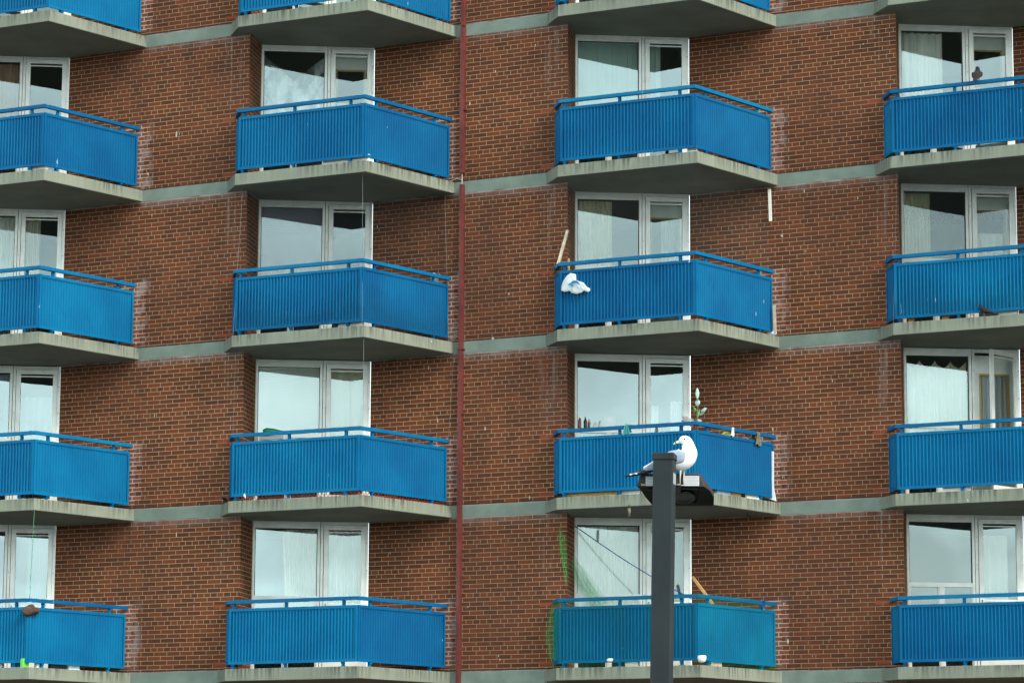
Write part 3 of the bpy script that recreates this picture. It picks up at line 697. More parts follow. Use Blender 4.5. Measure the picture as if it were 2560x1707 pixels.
# bottles inside the window above the seagull
def bottle(c, l, s, n, z, h, r, mt, cap, label):
    e = empty('bottle', wloc(c, l) + Vector(wpt(s, n, z)), label, 'bottle', 'bottles on the window sill')
    w0 = wloc(c, l) + Vector(wpt(s, n, z))
    link('body', MB().lathe([(r * .9, 0), (r, .01), (r, h * .6), (r * .55, h * .78), (r * .4, h * .8), (r * .4, h * .86)], n=14).data('body', mt, True), e, w0)
    link('cap', MB().lathe([(r * .45, h * .861), (r * .45, h * .93), (r * .18, h), (r * .1, h)], n=12).data('cap', cap, True), e, w0)
bottle(3, 3, .09, .024, 1.271, .20, .026, M['amber'], M['white'], 'reddish sauce bottle with a pale cap, leftmost of the three on the sill')
bottle(3, 3, .185, .024, 1.271, .19, .027, M['darkbottle'], M['yellow'], 'dark bottle with a yellow cap on the sill')
bottle(3, 3, .245, .024, 1.271, .15, .021, M['amber'], M['orange'], 'small amber bottle with an orange cap, right of the dark bottle')
def lampshade():
    p = wloc(3, 3) + Vector(wpt(.60, .20, 1.27)); e = empty('table_lamp', p, 'pale pink lamp shade standing inside the window above the seagull', 'lamp')
    link('shade', MB().lathe([(.12, .04), (.10, .2), (.08, .22)], n=20).data('shade', M['pink'], True), e, p); link('base', MB().lathe([(.05, 0), (.02, .03), (.02, .05)], n=12).data('base', M['white'], True), e, p)
lampshade()
for i, (s, h, lb) in enumerate(((.34, .10, 'small clear white jar, first right of the amber bottle on the sill'), (.43, .13, 'tall white spray jar on the sill left of the pink lamp shade'), (.86, .10, 'low white jar on the sill right of the pink lamp shade'))):
    place(MB().lathe([(.028, 0), (.03, .02), (.028, h * .55), (.012, h * .7), (.010, h)], n=12), 'jar', M['white'], wloc(3, 3) + Vector(wpt(s, .024, 1.271)), lb, 'jar', 'white jars on the window sill', True)
# cloth, ball, rags and ornaments on the same balcony
def drape(name, c, l, px, py, wdt, hgt, mt, label, cat, plane='front', seed=1):
    p = (front_pt if plane == 'front' else end_pt)(c, l, px, py, 0); dd, nn_ = (fd, fn) if plane == 'front' else (ed, en); m = MB(); nx, nz_ = 10, 10
    for j in range(nz_ + 1):
        for i in range(nx + 1):
            x, t = i / nx - .5, j / nz_; q = dd * (x * wdt * (.45 + .75 * t)) + nn_ * (.045 + .015 * math.sin(x * 14 + seed)) ; m.v.append((q.x, q.y, .01 - hgt * t + .012 * math.sin(9 * x + seed)))
    for i in range(nx + 1):
        x = i / nx - .5; q = dd * (x * wdt * .45) - nn_ * .05; m.v.append((q.x, q.y, .012)); 
    for i in range(nx + 1):
        x = i / nx - .5; q = dd * (x * wdt * .8) - nn_ * .06; m.v.append((q.x, q.y, -hgt * .7))
    st = nx + 1
    for j in range(nz_):
        for i in range(nx): a = j * st + i; m.f.append((a, a + st, a + st + 1, a + 1)); m.m.append(0)
    o = (nz_ + 1) * st
    for i in range(nx): m.f.append((i, i + 1, o + i + 1, o + i)); m.m.append(0); m.f.append((o + i, o + i + 1, o + st + i + 1, o + st + i)); m.m.append(0)
    return place(m, name, mt, p, label, cat, None, True)
drape('teal_cloth', 3, 3, 1569, 1064, .11, .15, M['teal'], 'pale teal cloth tied over the rail, left of the seagull', 'cloth', seed=2)
drape('olive_rag', 3, 3, 1890, 1083, .16, .20, M['rag'], 'dark olive rag hung over the sloping rail, right of the yellow ball', 'rag', 'end', 3)
drape('white_rag', 3, 3, 1827, 1072, .06, .13, M['bagwhite'], 'white knotted rag on the sloping rail beside the yellow ball', 'rag', 'end', 5)
place(MB().ell((0, 0, 0), (.085, .085, .085), n=20), 'ball', M['yellow'], end_pt(3, 3, 1815, 1092, -.13), 'bright yellow ball behind the sloping railing', 'ball', None, True)
place(MB().ell((0, 0, 0), (.07, .06, .05), n=16), 'pink_toy', M['pink'], end_pt(3, 3, 1862, 1099, -.12), 'pink and red toy behind the sloping railing, right of the yellow ball', 'toy', None, True)
def leafy(name, p, blades, label, cat, stem=None):
    e = empty(name, p, label, cat)
    if stem: link('stem', MB().tube(stem, [.009] * len(stem), 6).data('stem', M['leaf'], True), e, p)
    for (x, z, L, W, ang, mt, yy) in blades:
        m = MB(); a = R(ang); n = 8
        for i in range(n + 1):
            t = i / n; ww = W * math.sin(math.pi * min(1, t * .93 + .05)) ; cx, cz = x + math.sin(a) * L * t, z + math.cos(a) * L * t; px_, pz_ = math.cos(a), -math.sin(a)
            for sgn, th in ((-1, 0), (0, .012), (1, 0)): m.v.append((cx + px_ * ww * sgn, yy - th + .03 * t * t, cz + pz_ * ww * sgn))
            for sgn, th in ((-1, .006), (0, .002), (1, .006)): m.v.append((cx + px_ * ww * sgn, yy + th + .03 * t * t, cz + pz_ * ww * sgn))
        for i in range(n):
            b = i * 6
            for k in (0, 1): m.f.append((b + k, b + k + 1, b + 7 + k, b + 6 + k)); m.f.append((b + 3 + k, b + 9 + k, b + 10 + k, b + 4 + k)); m.m += [0, 0]
        link('leaf', m.data('leaf', mt, True), e, p)
leafy('potted_flower', front_pt(3, 3, 1743, 1050, -.08), [(.005, .33, .19, .030, 0, M['paleteal'], 0), (.0, .22, .12, .040, 8, M['tealleaf'], -.01), (.02, .08, .13, .022, 58, M['tealleaf'], .02), (.06, .13, .12, .026, 55, M['tealleaf'], -.01), (-.015, .13, .11, .018, -25, M['leaf'], 0), (.0, .02, .17, .016, 14, M['leaf'], -.02)],
      'artificial flower with a white tip and teal petals rising above the railing corner', 'artificial flower', [(0, 0, -.25), (0, 0, .1), (.012, 0, .22), (.006, 0, .4)])
leafy('butterfly_ornament', front_pt(3, 3, 1728, 1052, -.06), [(.0, -.02, .17, .045, -55, M['tealleaf'], 0), (-.01, -.03, .15, .05, -78, M['pinkleaf'], .02), (.02, -.10, .16, .055, -8, M['pinkleaf'], .03), (.05, -.02, .13, .035, 75, M['pinkleaf'], .0), (.08, -.06, .12, .03, 88, M['white'], .02), (.0, -.12, .10, .03, 40, M['rednet'], .05)],
      'pink and teal butterfly ornament on the railing corner, left of the flower stem', 'ornament')
# things glimpsed in the gap between panel and slab
def gap_box(name, c, l, px0, px1, plane, hgt, mt, label, cat, group=None, back=.10, dep=.06):
    f = front_pt if plane == 'front' else end_pt
    dd, nn_ = (fd, fn) if plane == 'front' else (ed, en); p0_ = (RF if plane == 'front' else RG) + off(c)
    y = 853
    a = f(c, l, px0, y, -back); b = f(c, l, px1, y, -back); a.z = b.z = ZT[l] + .002
    m = MB(); L = (b - a).length; e = .008
    for (i0, i1, h0, h1) in ((0, 1, 0, hgt * .86), (.04, .95, hgt * .86, hgt)):
        q = [dd * (L * i0), dd * (L * i1), dd * (L * i1) - nn_ * dep, dd * (L * i0) - nn_ * dep]
        m.box8([(v.x, v.y, h0) for v in q], [(v.x, v.y, h1) for v in q])
    return tag(m.build(name, mt, None, False, a), label, cat, group)
GP = 'things glimpsed under the balcony panels'
gap_box('chipboard_sheet', 3, 3, 1413, 1543, 'front', .30, M['ply'], 'orange chipboard sheet standing behind the foot of the blue panel, left of the lamp', 'chipboard')
gap_box('white_strip', 3, 3, 1552, 1600, 'front', .16, M['white'], 'long white board just left of the street lamp head, under the panel', 'board', None, .12)
gap_box('blue_tube', 3, 3, 1790, 1824, 'end', .10, plain('grey_blue_tube', (.25, .33, .42), .5), 'grey blue tube lying right of the lamp head, under the sloping panel', 'tube', None, .03, .04)
gap_box('chipboard_offcut', 3, 3, 1826, 1850, 'end', .12, M['ply'], 'small orange chipboard offcut right of the grey blue tube', 'chipboard', None, .05)
gap_box('white_board', 3, 3, 1864, 1897, 'end', .22, M['terry'], 'cream board under the sloping panel, left of the last railing post', 'board', None, .03, .03)
def end_sheet():
    m = MB(); pts = [wall_pt(3, x, y, .10) for x, y in ((1912, 1243), (1940, 1252), (1934, 1218), (1934, 1128), (1929, 1128), (1928, 1225))]; o = pts[0].copy()
    n = len(pts); m.v = [tuple(p - o) for p in pts] + [tuple(p - o - wn * .02) for p in pts]
    m.f = [tuple(range(n)), tuple(reversed(range(n, 2 * n)))] + [(i, n + i, n + (i + 1) % n, (i + 1) % n) for i in range(n)]; m.m = [0] * len(m.f)
    tag(m.build('white_sheet', M['white'], None, False, o), 'tall white sheet between railing end and brick, right of the seagull', 'sheet')
end_sheet()
gap_box('white_bin', 1, 1, 55, 103, 'front', .20, M['white'], 'white box under the panel corner at left, second row from the top', 'box')
gap_box('white_tub', 2, 1, 800, 916, 'front', .16, M['white'], 'long white board under the panel corner, below the crumpled plastic film', 'board')
gap_box('white_bucket', 3, 1, 1720, 1744, 'front', .17, M['white'], 'rounded white tub under the panel corner, below the vertical blinds', 'tub')
gap_box('white_crate', 2, 2, 845, 905, 'front', .22, M['white'], 'white crate standing under the netted panel corner', 'crate')
gap_box('white_tray', 4, 2, 2497, 2545, 'front', .16, M['white'], 'white tray under the panel at right, beside the dark pigeon', 'tray')
gap_box('clay_pot', 4, 2, 2272, 2284, 'front', .15, M['orange'], 'orange clay pot at the foot of the netted panel at right', 'pot')
gap_box('clay_saucer', 4, 2, 2356, 2372, 'front', .10, M['orange'], 'low orange saucer under the netted panel at right, right of the clay pot', 'saucer')
gap_box('grey_mat', 4, 3, 2350, 2420, 'front', .10, M['white'], 'pale folded board lying under the panel below the open storm door', 'board')
gap_box('white_sack', 1, 4, 5, 30, 'front', .12, M['bagwhite'], 'white sack at the left edge of the picture, bottom row', 'sack')
gap_box('blue_sack', 1, 4, 52, 74, 'front', .12, M['bluecloth'], 'blue sack at bottom left, left of the lime bottle', 'sack')
gap_box('lime_bottle', 1, 4, 82, 97, 'end', .14, M['lime'], 'lime green bottle lying under the panel corner at bottom left', 'bottle', None, .05)
gap_box('white_jug', 1, 4, 116, 134, 'end', .14, M['white'], 'white jug right of the lime bottle at bottom left', 'jug', None, .05)
gap_box('black_sack', 1, 4, 150, 190, 'end', .11, M['black'], 'glossy black sack under the sloping panel at bottom left', 'sack', None, .06)
gap_box('white_packet', 1, 4, 195, 222, 'end', .12, M['bagwhite'], 'white packet right of the glossy black sack at bottom left', 'packet', None, .05)
gap_box('cement_block', 3, 4, 1562, 1594, 'front', .11, M['terry'], 'pale block under the green netted panel, left of the lamp pole', 'block', None, .04)
gap_box('wood_offcut', 3, 4, 1774, 1800, 'end', .10, M['wood'], 'flat wood offcut right of the white bowl, under the green netted panel', 'wood', None, .02)
place(MB().lathe([(.03, 0), (.055, .02), (.066, .06), (.066, .10), (.058, .105), (.05, .08)], n=20), 'bowl', M['white'], floor_pt(4, 1755, 1655, 0), 'white bowl on the slab corner right of the lamp pole', 'bowl', None, True)
place(MB().ell((0, 0, .035), (.07, .035, .032), n=14), 'shoe', M['terry'], front_pt(3, 4, 1527, 1655, .0), 'single pale shoe under the green netted panel', 'shoe', None, True)
# air conditioner in the window with the slatted blind, and the green sprayer on it
def ac():
    p = wloc(2, 3) + Vector(wpt(.06, -.18, 1.04)); e = empty('air_conditioner', p, 'white window air conditioner with a grille, behind the railing under a slatted blind', 'air conditioner')
    m = MB(); wbar(m, .0, .44, .0, .17, .0, .30); link('case', m.data('case', M['white']), e, p)
    k = MB()
    for i in range(7): wbar(k, .02, .42, .015 + i * .022, .024 + i * .022, -.008, .0)
    link('grille', k.data('grille', M['dark']), e, p)
ac()
def sprayer():
    p = wloc(2, 3) + Vector(wpt(.14, -.10, 1.215)); m = MB(); m.tube([wpt(0, 0, .06), wpt(.06, 0, .075), wpt(.17, 0, .07), wpt(.28, 0, .05), wpt(.36, 0, .055)], [.035, .05, .045, .04, .02], 12); m.tube([wpt(.1, 0, .03), wpt(.1, 0, .0)], [.03, .035], 10); m.tube([wpt(.25, 0, .02), wpt(.27, 0, .0)], [.03, .03], 8)
    tag(m.build('watering_can', M['greenplastic'], None, True, p), 'dark green plastic container lying on the air conditioner', 'container')
sprayer()
# red cord net at the foot of the panels (bay 2, third row)
def rednet():
    m = MB()
    for (a, d, L) in ((RF, fd, (RG - RF).length), (RG, ed, (RR - RG).length)):
        n = round(L / .075); z0, z1 = .005, .12
        for i in range(n):
            for s in (0, 1):
                p0_ = a + d * (L * (i + s) / n) - (fn if a is RF else en) * .035; p1_ = a + d * (L * (i + 1 - s) / n) - (fn if a is RF else en) * .035
                q0, q1 = loc3(p0_, z0), loc3(p1_, z1); m.tube([q0, q1], .0045, 5)
    tag(m.build('cord_net', M['rednet'], None, False, Vector((ORG.x + off(2).x, ORG.y + off(2).y, ZT[3]))), 'red cord net laced along the foot of the blue panels', 'net')
rednet()
# blue clothes line, its hook and coil
def rope():
    a = win_pt(3, 1437, 1314, .05); b = front_pt(3, 4, 1734, 1499, -.3); m = MB(); n = 20
    pts = [a.lerp(b, i / n) - Vector((0, 0, .05 * math.sin(math.pi * i / n))) for i in range(n + 1)]
    m.tube([p - a for p in pts], .008, 6); tag(m.build('clothes_line', M['rope'], None, True, a), 'dark blue clothes line sloping across the window behind the lamp pole', 'rope')
    p = end_pt(3, 4, 1906, 1509, .03); k = MB()
    for r_, o_ in ((.060, 0), (.052, .012), (.045, -.01)):
        pts = [tuple(ed * (r_ * math.cos(t)) + en * o_ + Vector((0, 0, r_ * 1.05 * math.sin(t)))) for t in [2 * math.pi * i / 20 for i in range(21)]]; k.tube(pts, .011, 6, cap=False)
    tag(k.build('rope_coil', M['rope'], None, True, p), 'coil of bright blue rope hung on the sloping rail right of the lamp pole', 'rope coil')
rope()
def fixture():
    c0 = floor_pt(3, 1573, 1262, -SL); c0.z = ZB[3]; m = MB(); m.lathe([(.022, 0), (.022, -.05)], n=12); m.lathe([(.026, -.05), (.020, -.16)], n=12, mi=1); m.lathe([(.02, -.16), (.02, -.19)], n=12, mi=0)
    tag(m.build('soffit_bracket', [M['dark'], M['rag']], None, True, c0), 'short pale pipe hanging from a soffit, left of the lamp pole', 'pipe')
    c1 = floor_pt(3, 1868, 1283, -SL); c1.z = ZB[3]; k = MB(); k.tube([(0, 0, 0), (.035, 0, -.09)], [.012, .005], 6)
    tag(k.build('soffit_hook', M['dark'], None, True, c1), 'thin dark hook under the soffit right of the lamp head', 'hook')
fixture()

# ------------------------------------------------------------------ nets and cords
def net_sheet(c, l, mt, name, label, cat, z0, z1, o0=.02, faces=('front', 'end'), sag=.0, border=None, top_in=.0):
    m = MB(); uv = []; e = empty(name, Vector((ORG.x + off(c).x, ORG.y + off(c).y, ZT[l])), label, cat)
    pts = [RL, RF, RG, RR]; ids = {'side': 0, 'front': 1, 'end': 2}; u0 = 0
    wl = Vector((ORG.x + off(c).x, ORG.y + off(c).y, ZT[l]))
    sb, st_ = inset(pts, (-o0,) * 3), inset(pts, (-o0 + top_in,) * 3)
    def line(s): return [s[0][0], isect(s[0], s[1]), isect(s[1], s[2]), s[2][0] + s[2][1] * (pts[3] - pts[2]).length]
    A, B = line(sb), line(st_); n = 12
    for fc in faces:
        i = ids[fc]; L = (A[i + 1] - A[i]).length
        for k in range(n):
            for j in range(6):
                qs = []
                for (kk, jj) in ((k, j), (k + 1, j), (k + 1, j + 1), (k, j + 1)):
                    t, s = kk / n, jj / 6; q = A[i].lerp(A[i + 1], t).lerp(B[i].lerp(B[i + 1], t), s); nn_ = Vector(((A[i + 1] - A[i]).y, -(A[i + 1] - A[i]).x, 0)).normalized()
                    q = q - nn_ * (sag * math.sin(math.pi * s) * (.6 + .4 * math.sin(7 * t + 2 * l))) 
                    qs.append(loc3(q, z0 + (z1 - z0) * s)); uv.append((u0 + L * t, (z1 - z0) * s))
                m.quad(qs)
        u0 += L
    m.uv = uv; link('mesh', m.data('mesh', mt), e, wl)
    if border is not None:
        k = MB()
        for (i, j) in ((0, 0), (1, 1), (2, 2)) if False else ((1, 1), (2, 2), (3, 3)):
            k2 = MB(); k2.tube([loc3(A[i], z0), loc3((A[i] + B[j]) / 2, (z0 + z1) / 2), loc3(B[j], z1)], .0018, 5); link('edge_cord', k2.data('edge_cord', border), e, wl)
    return e
net_sheet(2, 2, M['net'], 'bird_net', 'fine dark bird net stretched over the whole opening of a balcony beside the drainpipe', 'net', .0, WH - .005, .035, sag=.05, border=M['cord'], top_in=.12)
net_sheet(4, 2, M['net'], 'bird_net', 'fine dark bird net over the balcony at right with the cream half curtain', 'net', .0, WH - .005, .035, sag=.04, border=M['greycord'], top_in=.12)
net_sheet(3, 2, M['paleNet'], 'bird_net', 'thin grey bird net over the balcony with the white plastic bag', 'net', Z0P + HP + HR, WH - .005, .0, sag=.04, top_in=.10)
net_sheet(3, 4, M['greennet'], 'garden_net', 'green garden net stretched over the outside of a balcony railing behind the lamp pole', 'net', -.06, Z0P + HP + HR, .05, ('side', 'front', 'end'), sag=-.01)
def bunch(pts, wid, dr, name, label, mt='greenbunch'):
    o = pts[0].copy(); m = MB(); uv = []; n = 6
    for i in range(len(pts) - 1):
        for sg in range(5):
            for k in range(n):
                qs = []
                for (a, b) in ((sg, k), (sg + 1, k), (sg + 1, k + 1), (sg, k + 1)):
                    t = a / 5; p = pts[i].lerp(pts[i + 1], t); w_ = wid[i] + (wid[i + 1] - wid[i]) * t; s = b / n - .5
                    q = p - o + dr * (s * 2 * w_) - Vector((0, 1, 0)) * (.008 * math.sin(s * 19 + i)); qs.append(tuple(q)); uv.append((s, (i + t) * .2))
                m.quad(qs)
    m.uv = uv; tag(m.build(name, M[mt], None, True, o), label, 'net', 'loose bunches of green net')
bunch([wall_pt(2, 1399, 1306, .05), wall_pt(2, 1404, 1345, .05), wall_pt(2, 1410, 1390, .05), wall_pt(2, 1414, 1430, .04), wall_pt(2, 1416, 1465, .03)], [.02, .07, .075, .045, .01], wd, 'net_bunch', 'wisp of bright green net hanging on the brick corner left of the clothes line')
bunch([win_pt(3, 1429, 1375, .30), win_pt(3, 1437, 1410, .22), win_pt(3, 1450, 1435, .14), win_pt(3, 1465, 1462, .14), win_pt(3, 1485, 1490, .2), win_pt(3, 1500, 1512, .3)], [.02, .09, .15, .17, .17, .16], Vector((1, .05, .25)), 'net_bunch', 'bunched green net trailing diagonally across the window below the clothes line')
bunch([front_pt(3, 4, 1392, 1492, .06), front_pt(3, 4, 1386, 1530, .09), front_pt(3, 4, 1380, 1590, .09), front_pt(3, 4, 1384, 1650, .07)], [.06, .13, .16, .10], fd, 'net_bunch', 'green net gathered down the left end of the railing behind the lamp pole', 'greenhaze')
def cord(p0, p1, label, mt, r_=.005, sag=0.0):
    m = MB(); pts = [p0.lerp(p1, i / 8) - Vector((0, 0, sag * math.sin(math.pi * i / 8))) - p0 for i in range(9)]; m.tube(pts, r_, 5); tag(m.build('cord', mt, None, False, p0), label, 'cord', 'loose cords on the facade')
def corner(c, z, o=.06): p = P['G'] + off(c) + (fn + en) * o * 0; return Vector((p.x, p.y, z)) + Vector((0, .10, 0))
cord(corner(2, ZB[2]), corner(2, ZT[3] + 1.1), 'thin pale cord hanging from a slab corner in front of the cream door cloth', M['cord'], .002)
a_ = P['F'] + off(2); cord(Vector((a_.x + .06, a_.y + .08, ZB[2])), Vector((a_.x + .04, a_.y + .08, ZT[3] + 1.05)), 'thin grey cord hanging before the brick left of the slatted blind', M['greycord'], .002)
cord(wall_pt(2, 1135, 880, .06), wall_pt(2, 1121, 1100, .06), 'thin grey cord hanging on the brick just left of the drainpipe', M['greycord'], .002)
cord(floor_pt(3, 86, 1275, -SL), front_pt(1, 4, 74, 1500, 0), 'thin green cord hanging from the slab corner above the brown nest', M['greenplastic'], .004)
# ------------------------------------------------------------------ street lamp in front of the facade
LY = 27.5
def lamp_pt(px, py, y): d = ray(px, py); return CAM + d * (y / d.y)
def lamp():
    top = lamp_pt(1661.7, 1134, LY); h = top.z - GROUND; lean = math.tan(R(.95))
    base = Vector((top.x - h * lean, LY, GROUND)); e = empty('street_lamp', base, 'dark grey square pole street lamp with a floodlight head, in front of the flats', 'street lamp')
    a = R(-11.4); cx, sx = math.cos(a), math.sin(a)
    def ring(hw, z): return [(x * cx - y * sx + z * lean, x * sx + y * cx, z) for x, y in ((-hw, -hw), (hw, -hw), (hw, hw), (-hw, hw))]
    def rring(hw, z, b=.012):
        q = []
        for x, y in ((-hw + b, -hw), (hw - b, -hw), (hw, -hw + b), (hw, hw - b), (hw - b, hw), (-hw + b, hw), (-hw, hw - b), (-hw, -hw + b)): q.append((x * cx - y * sx + z * lean, x * sx + y * cx, z))
        return q
    m = MB(); m.box8(rring(.0925, .0), rring(.0925, h - .055)); link('pole', m.data('pole', M['lampgrey']), e, base)
    m = MB(); m.box8(rring(.103, h - .058), rring(.103, h - .010)); m.box8(rring(.103, h - .010), rring(.093, h)); link('pole_cap', m.data('pole_cap', M['lampgrey']), e, base)
    m = MB(); m.box8(ring(.16, 0), ring(.16, .03)); link('base_plate', m.data('base_plate', M['lampgrey']), e, base)
    # head: near fascia to far end; coordinates x right, y away, z up from the pole top
    secs = [(.20, [(-.205, -.158), (.320, -.153), (.372, -.268), (.366, -.276), (-.238, -.280), (-.248, -.270)], 0),
            (.33, [(-.185, -.150), (.350, -.146), (.435, -.270), (.432, -.300), (-.200, -.302), (-.215, -.275)], 0),
            (.50, [(-.150, -.165), (.365, -.160), (.480, -.290), (.480, -.345), (-.150, -.348), (-.160, -.300)], 0),
            (.66, [(-.100, -.225), (.370, -.220), (.490, -.320), (.488, -.392), (-.085, -.396), (-.100, -.330)], 0),
            (.70, [(-.070, -.290), (.350, -.285), (.472, -.350), (.472, -.398), (-.070, -.402), (-.085, -.36)], 0)]
    m = MB(); n = 6
    for y, r_, _ in secs: m.v += [(x, y, z) for x, z in r_]
    for i in range(len(secs) - 1):
        for k in range(n):
            m.f.append((i * n + k, (i + 1) * n + k, (i + 1) * n + (k + 1) % n, i * n + (k + 1) % n)); m.m.append(1 if k == 3 else 0)
    m.f.append(tuple(range(n))); m.m.append(0); m.f.append(tuple(reversed([(len(secs) - 1) * n + k for k in range(n)]))); m.m.append(0)
    tp = top.copy()
    hd = m.build('lamp_head', [plain('lamp_housing', (.034, .033, .035), .55, .35, 8, spec=.25), M['lampdark']], e, False, tp)
    bv = hd.modifiers.new('bevel', 'BEVEL'); bv.width = .012; bv.segments = 2; bv.limit_method = 'ANGLE'
    # lens on the underside and the rim round it
    def under(x, y, d=.004):
        z = -.278 - (y - .20) / .46 * .116; return (x, y, z - d)
    m = MB(); N = 28; c0 = (.20, .46)
    for r_, d in ((.105, .002), (.105, .012), (.09, .012), (.085, .004), (.02, .010)):
        for k in range(N): t = 2 * math.pi * k / N; m.v.append(under(c0[0] + r_ * .95 * math.cos(t), c0[1] + r_ * 1.35 * math.sin(t), d))
    for i in range(4):
        for k in range(N): m.f.append((i * N + k, i * N + (k + 1) % N, (i + 1) * N + (k + 1) % N, (i + 1) * N + k)); m.m.append(0)
    m.f.append(tuple(4 * N + k for k in range(N))); m.m.append(0)
    link('lens', m.data('lens', plain('lens_glass', (.03, .034, .034), .25, .6, 30), True), hd, tp)
    m = MB()
    for (x0, x1, y0, y1) in ((-.14, .33, .235, .245), (.325, .335, .235, .60), (-.05, .33, .60, .61)):
        q = [under(x0, y0, .0), under(x1, y0, .0), under(x1, y1, .0), under(x0, y1, .0)]; m.box8([(x, y, z - .010) for x, y, z in q], [(x, y, z + .01) for x, y, z in q])
    link('rim', m.data('rim', M['lampdark']), hd, tp)
    m = MB(); m.box(-.03, .150, .13, .215, -.345, -.272); link('bracket', m.data('bracket', M['lampdark']), e, tp)
    # paper labels with lines of print
    def label(x0, x1, z0, z1, lines, y=.1955, mt=M['paper']):
        # the fascia leans back a little: follow it
        def fy(z): return y - .002
        m = MB(); m.box8([(x0, fy(z0), z0), (x1, fy(z0), z0), (x1, fy(z0) + .003, z0), (x0, fy(z0) + .003, z0)], [(x0, fy(z1), z1), (x1, fy(z1), z1), (x1, fy(z1) + .003, z1), (x0, fy(z1) + .003, z1)])
        o = link('label', m.data('label', mt), hd, tp); k = MB(); rnd = random.Random(int(x0 * 1000))
        for i in range(lines):
            z = z1 - (z1 - z0) * (i + .9) / (lines + .9); x = x0 + .008
            while x < x1 - .012:
                w_ = rnd.uniform(.006, .02); k.box(x, min(x + w_, x1 - .008), fy(z) - .0012, fy(z) - .0002, z, z + .0035); x += w_ + .004
        link('print', k.data('print', M['ink']), o, tp)
    label(.183, .324, -.268, -.177, 6); label(-.165, -.075, -.270, -.184, 5)
    m = MB(); 
    for i, (x, hh) in enumerate(((-.205, .02), (-.198, .012), (-.191, .016), (-.184, .012), (-.177, .018))): m.box(x, x + .005, .1925, .1955, -.268, -.268 + hh)
    link('badge', m.data('badge', M['gold']), hd, tp)
    m = MB(); q = []
    for y_, z in ((-.085, -.28), (.085, -.28), (.085, -.18), (-.085, -.18)):
        hw = .0937; q.append((hw * cx - y_ * sx + z * lean, hw * sx + y_ * cx, z))
    m.quad(q); link('pole_label', m.data('pole_label', plain('worn_label', (.34, .36, .35), .6, .3, 40)), e, tp)
    return top
TOP = lamp()

# ------------------------------------------------------------------ birds
M['gull'] = plain('white_feathers', (.80, .82, .83), .8, .06, 30)
M['mantle'] = plain('grey_feathers', (.27, .31, .39), .8, .12, 30)
M['gullblack'] = plain('black_feathers', (.018, .018, .02), .7, .2, 30)
M['bill'] = plain('yellow_bill', (.70, .66, .38), .5, .1)
M['leg'] = plain('pale_leg', (.48, .46, .38), .6, .1)
M['eye'] = plain('dark_eye', (.02, .02, .02), .2, .1)
def loft(m, secs, n=16, mi=0):
    """secs: (x, y, z, ry, rz) ellipses across the spine"""
    pts = [Vector(s[:3]) for s in secs]; o = len(m.v)
    for i, s in enumerate(secs):
        d = (pts[min(i + 1, len(pts) - 1)] - pts[max(i - 1, 0)]).normalized(); a = Vector((0, 1, 0)); b = d.cross(a).normalized()
        for k in range(n): t = 2 * math.pi * k / n; m.v.append(tuple(pts[i] + a * (s[3] * math.cos(t)) + b * (s[4] * math.sin(t))))
    for i in range(len(secs) - 1):
        for k in range(n): m.f.append((o + i * n + k, o + i * n + (k + 1) % n, o + (i + 1) * n + (k + 1) % n, o + (i + 1) * n + k)); m.m.append(mi)
    m.f.append(tuple(o + k for k in reversed(range(n)))); m.f.append(tuple(o + (len(secs) - 1) * n + k for k in range(n))); m.m += [mi, mi]
    return m
def smooth_path(secs, sub=4):
    out = []; n = len(secs)
    for i in range(n - 1):
        p0_, p1_, p2_, p3_ = secs[max(i - 1, 0)], secs[i], secs[i + 1], secs[min(i + 2, n - 1)]
        for k in range(sub):
            t = k / sub; out.append(tuple(.5 * (2 * b + (c_ - a) * t + (2 * a - 5 * b + 4 * c_ - d) * t * t + (3 * b - a - 3 * c_ + d) * t ** 3) for a, b, c_, d in zip(p0_, p1_, p2_, p3_)))
    out.append(secs[-1]); return out
def bird(name, p, label, cat, body, wing, head_scale, bill, eye, legs, tail, mats, rz=0, sc=1.0):
    bm_, wm_, tm_, bl, lg = mats; e = empty(name, p, label, cat); e.rotation_euler[2] = rz; e.scale = (sc, sc, sc)
    def lk(nm, m, mt, par=e, sm=True): return link(nm, m.data(nm, mt, sm), par, p)
    m = MB(); loft(m, smooth_path(body), 18); b = lk('body', m, bm_)
    for sgn in (-1, 1):
        m = MB(); loft(m, smooth_path([(x, sgn * y, z, ry, rz_) for x, y, z, ry, rz_ in wing[0]]), 14); w_ = lk('wing', m, wm_)
        if wing[1]: m = MB(); loft(m, smooth_path([(x, sgn * y, z, ry, rz_) for x, y, z, ry, rz_ in wing[1]]), 10); link('wing_tip', m.data('wing_tip', tm_, True), w_, p)
        if len(wing) > 2:
            k = MB()
            for (x, z) in wing[2]: k.ell((x, sgn * .034, z), (.012, .004, .007), n=8)
            link('wing_spots', k.data('wing_spots', bm_, True), w_, p)
        m = MB().ell((eye[0], sgn * eye[2], eye[1]), (eye[3],) * 3, n=10); lk('eye', m, M['eye'])
    m = MB(); loft(m, bill[0], 10); k = lk('beak', m, bl)
    if bill[1]: m = MB(); loft(m, bill[1], 10); link('beak_ring', m.data('beak_ring', M['gullblack'], True), k, p)
    m = MB(); loft(m, tail, 10); lk('tail', m, bm_ if cat == 'gull' else tm_)
    for lp in legs: m = MB(); m.tube(lp[0], lp[1], 8); m.tube([lp[0][-1], (lp[0][-1][0] - .035, lp[0][-1][1] - .01, lp[0][-1][2] - .002)], [.005, .003], 6); m.tube([lp[0][-1], (lp[0][-1][0] - .03, lp[0][-1][1] + .018, lp[0][-1][2] - .002)], [.005, .003], 6); lk('leg', m, lg)
    return e
foot = TOP + Vector((.146, .155, -.268))
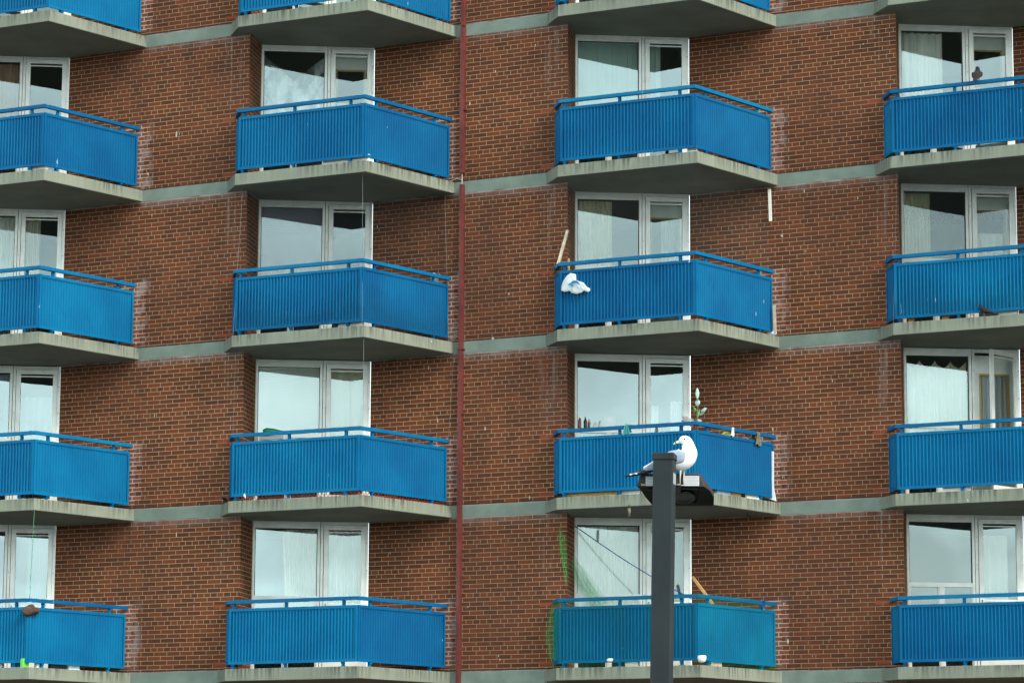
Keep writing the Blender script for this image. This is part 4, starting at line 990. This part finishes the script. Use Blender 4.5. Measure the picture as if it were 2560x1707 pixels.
bird('seagull', foot, 'white seagull with grey wings perched on the street lamp, its head turned back', 'gull',
     [(-.33, 0, .150, .022, .016), (-.27, 0, .165, .042, .034), (-.19, 0, .188, .066, .058), (-.09, 0, .212, .084, .082), (.0, 0, .228, .092, .100), (.055, 0, .255, .090, .096), (.082, 0, .300, .076, .080), (.080, 0, .345, .058, .062), (.070, 0, .378, .050, .056), (.055, 0, .402, .047, .052), (.030, 0, .412, .040, .043), (.010, 0, .406, .028, .029), (-.002, 0, .400, .016, .016)],
     ([(.060, .070, .250, .010, .026), (.020, .082, .252, .020, .055), (-.07, .080, .243, .022, .066), (-.16, .066, .208, .016, .050), (-.25, .046, .165, .012, .034), (-.33, .032, .130, .008, .020)],
      [(-.24, .040, .150, .008, .020), (-.32, .034, .122, .009, .020), (-.42, .024, .098, .007, .015), (-.505, .014, .080, .003, .006)], [(-.45, .092), (-.40, .100)]),
     1, ([(.006, 0, .402, .013, .015), (-.025, 0, .394, .009, .012), (-.045, 0, .386, .007, .010), (-.058, 0, .375, .003, .004)], [(-.034, 0, .3905, .0088, .0118), (-.042, 0, .387, .0082, .0112)]),
     (.042, .419, .0405, .009), [([(.004, -.03, .135), (.0, -.03, .06), (.0, -.03, .003)], [.010, .0055, .0055]), ([(.04, .03, .135), (.035, .03, .06), (.035, .03, .003)], [.010, .0055, .0055])],
     [(-.26, 0, .150, .035, .022), (-.36, 0, .118, .038, .010), (-.44, 0, .095, .034, .006)], (M['gull'], M['mantle'], M['gullblack'], M['bill'], M['leg']))
M['pigeon'] = plain('slate_feathers', (.012, .012, .015), .9, .5, 40); M['pigeonwing'] = plain('brown_grey_feathers', (.022, .019, .021), .9, .6, 30); M['pbill'] = plain('grey_bill', (.12, .12, .12), .5, .1); M['pleg'] = plain('red_leg', (.35, .08, .06), .6, .1)
PB = [(-.16, 0, .075, .025, .018), (-.10, 0, .095, .045, .036), (-.04, 0, .118, .058, .052), (.03, 0, .135, .058, .056), (.065, 0, .165, .045, .046), (.075, 0, .205, .030, .031), (.080, 0, .230, .025, .026), (.092, 0, .245, .024, .025), (.108, 0, .245, .018, .019), (.120, 0, .240, .008, .008)]
PW = ([(.05, .045, .150, .010, .025), (.0, .054, .135, .014, .042), (-.08, .046, .105, .011, .034), (-.16, .03, .075, .007, .018)], [(-.12, .036, .088, .006, .018), (-.20, .022, .062, .005, .012), (-.235, .014, .052, .003, .006)])
PL = [([(.0, -.02, .08), (.0, -.02, .003)], [.008, .004]), ([(.02, .02, .08), (.02, .02, .003)], [.008, .004])]
PT = [(-.13, 0, .075, .03, .016), (-.20, 0, .052, .03, .008), (-.27, 0, .030, .032, .005)]
PM = (M['pigeon'], M['pigeonwing'], M['gullblack'], M['pbill'], M['pleg'])
PBL = ([(.115, 0, .240, .007, .008), (.132, 0, .232, .003, .004)], None)
pp = front_pt(4, 1, 2444, 209, -.07); pp.z = ZT[1] + Z0P + HP + HR
bird('pigeon', pp, 'dark pigeon perched on the blue handrail at upper right, seen from behind', 'pigeon', PB, PW, 1, PBL, (.098, .250, .0225, .0045), PL, PT, PM, R(72), 1.0)
for o_ in [o for o in COL.objects if o.name == 'pigeon']: o_.rotation_euler[1] = R(-14); o_.scale = (.92, 1.3, .92)
pq = front_pt(4, 2, 2463, 790, .035); pq.z = ZT[2] + .001
bird('pigeon', pq, 'dark pigeon standing on a slab edge at right, below the netted panel', 'pigeon', PB, PW, 1, PBL, (.098, .250, .0225, .0045), PL, PT, PM, R(153), .78)
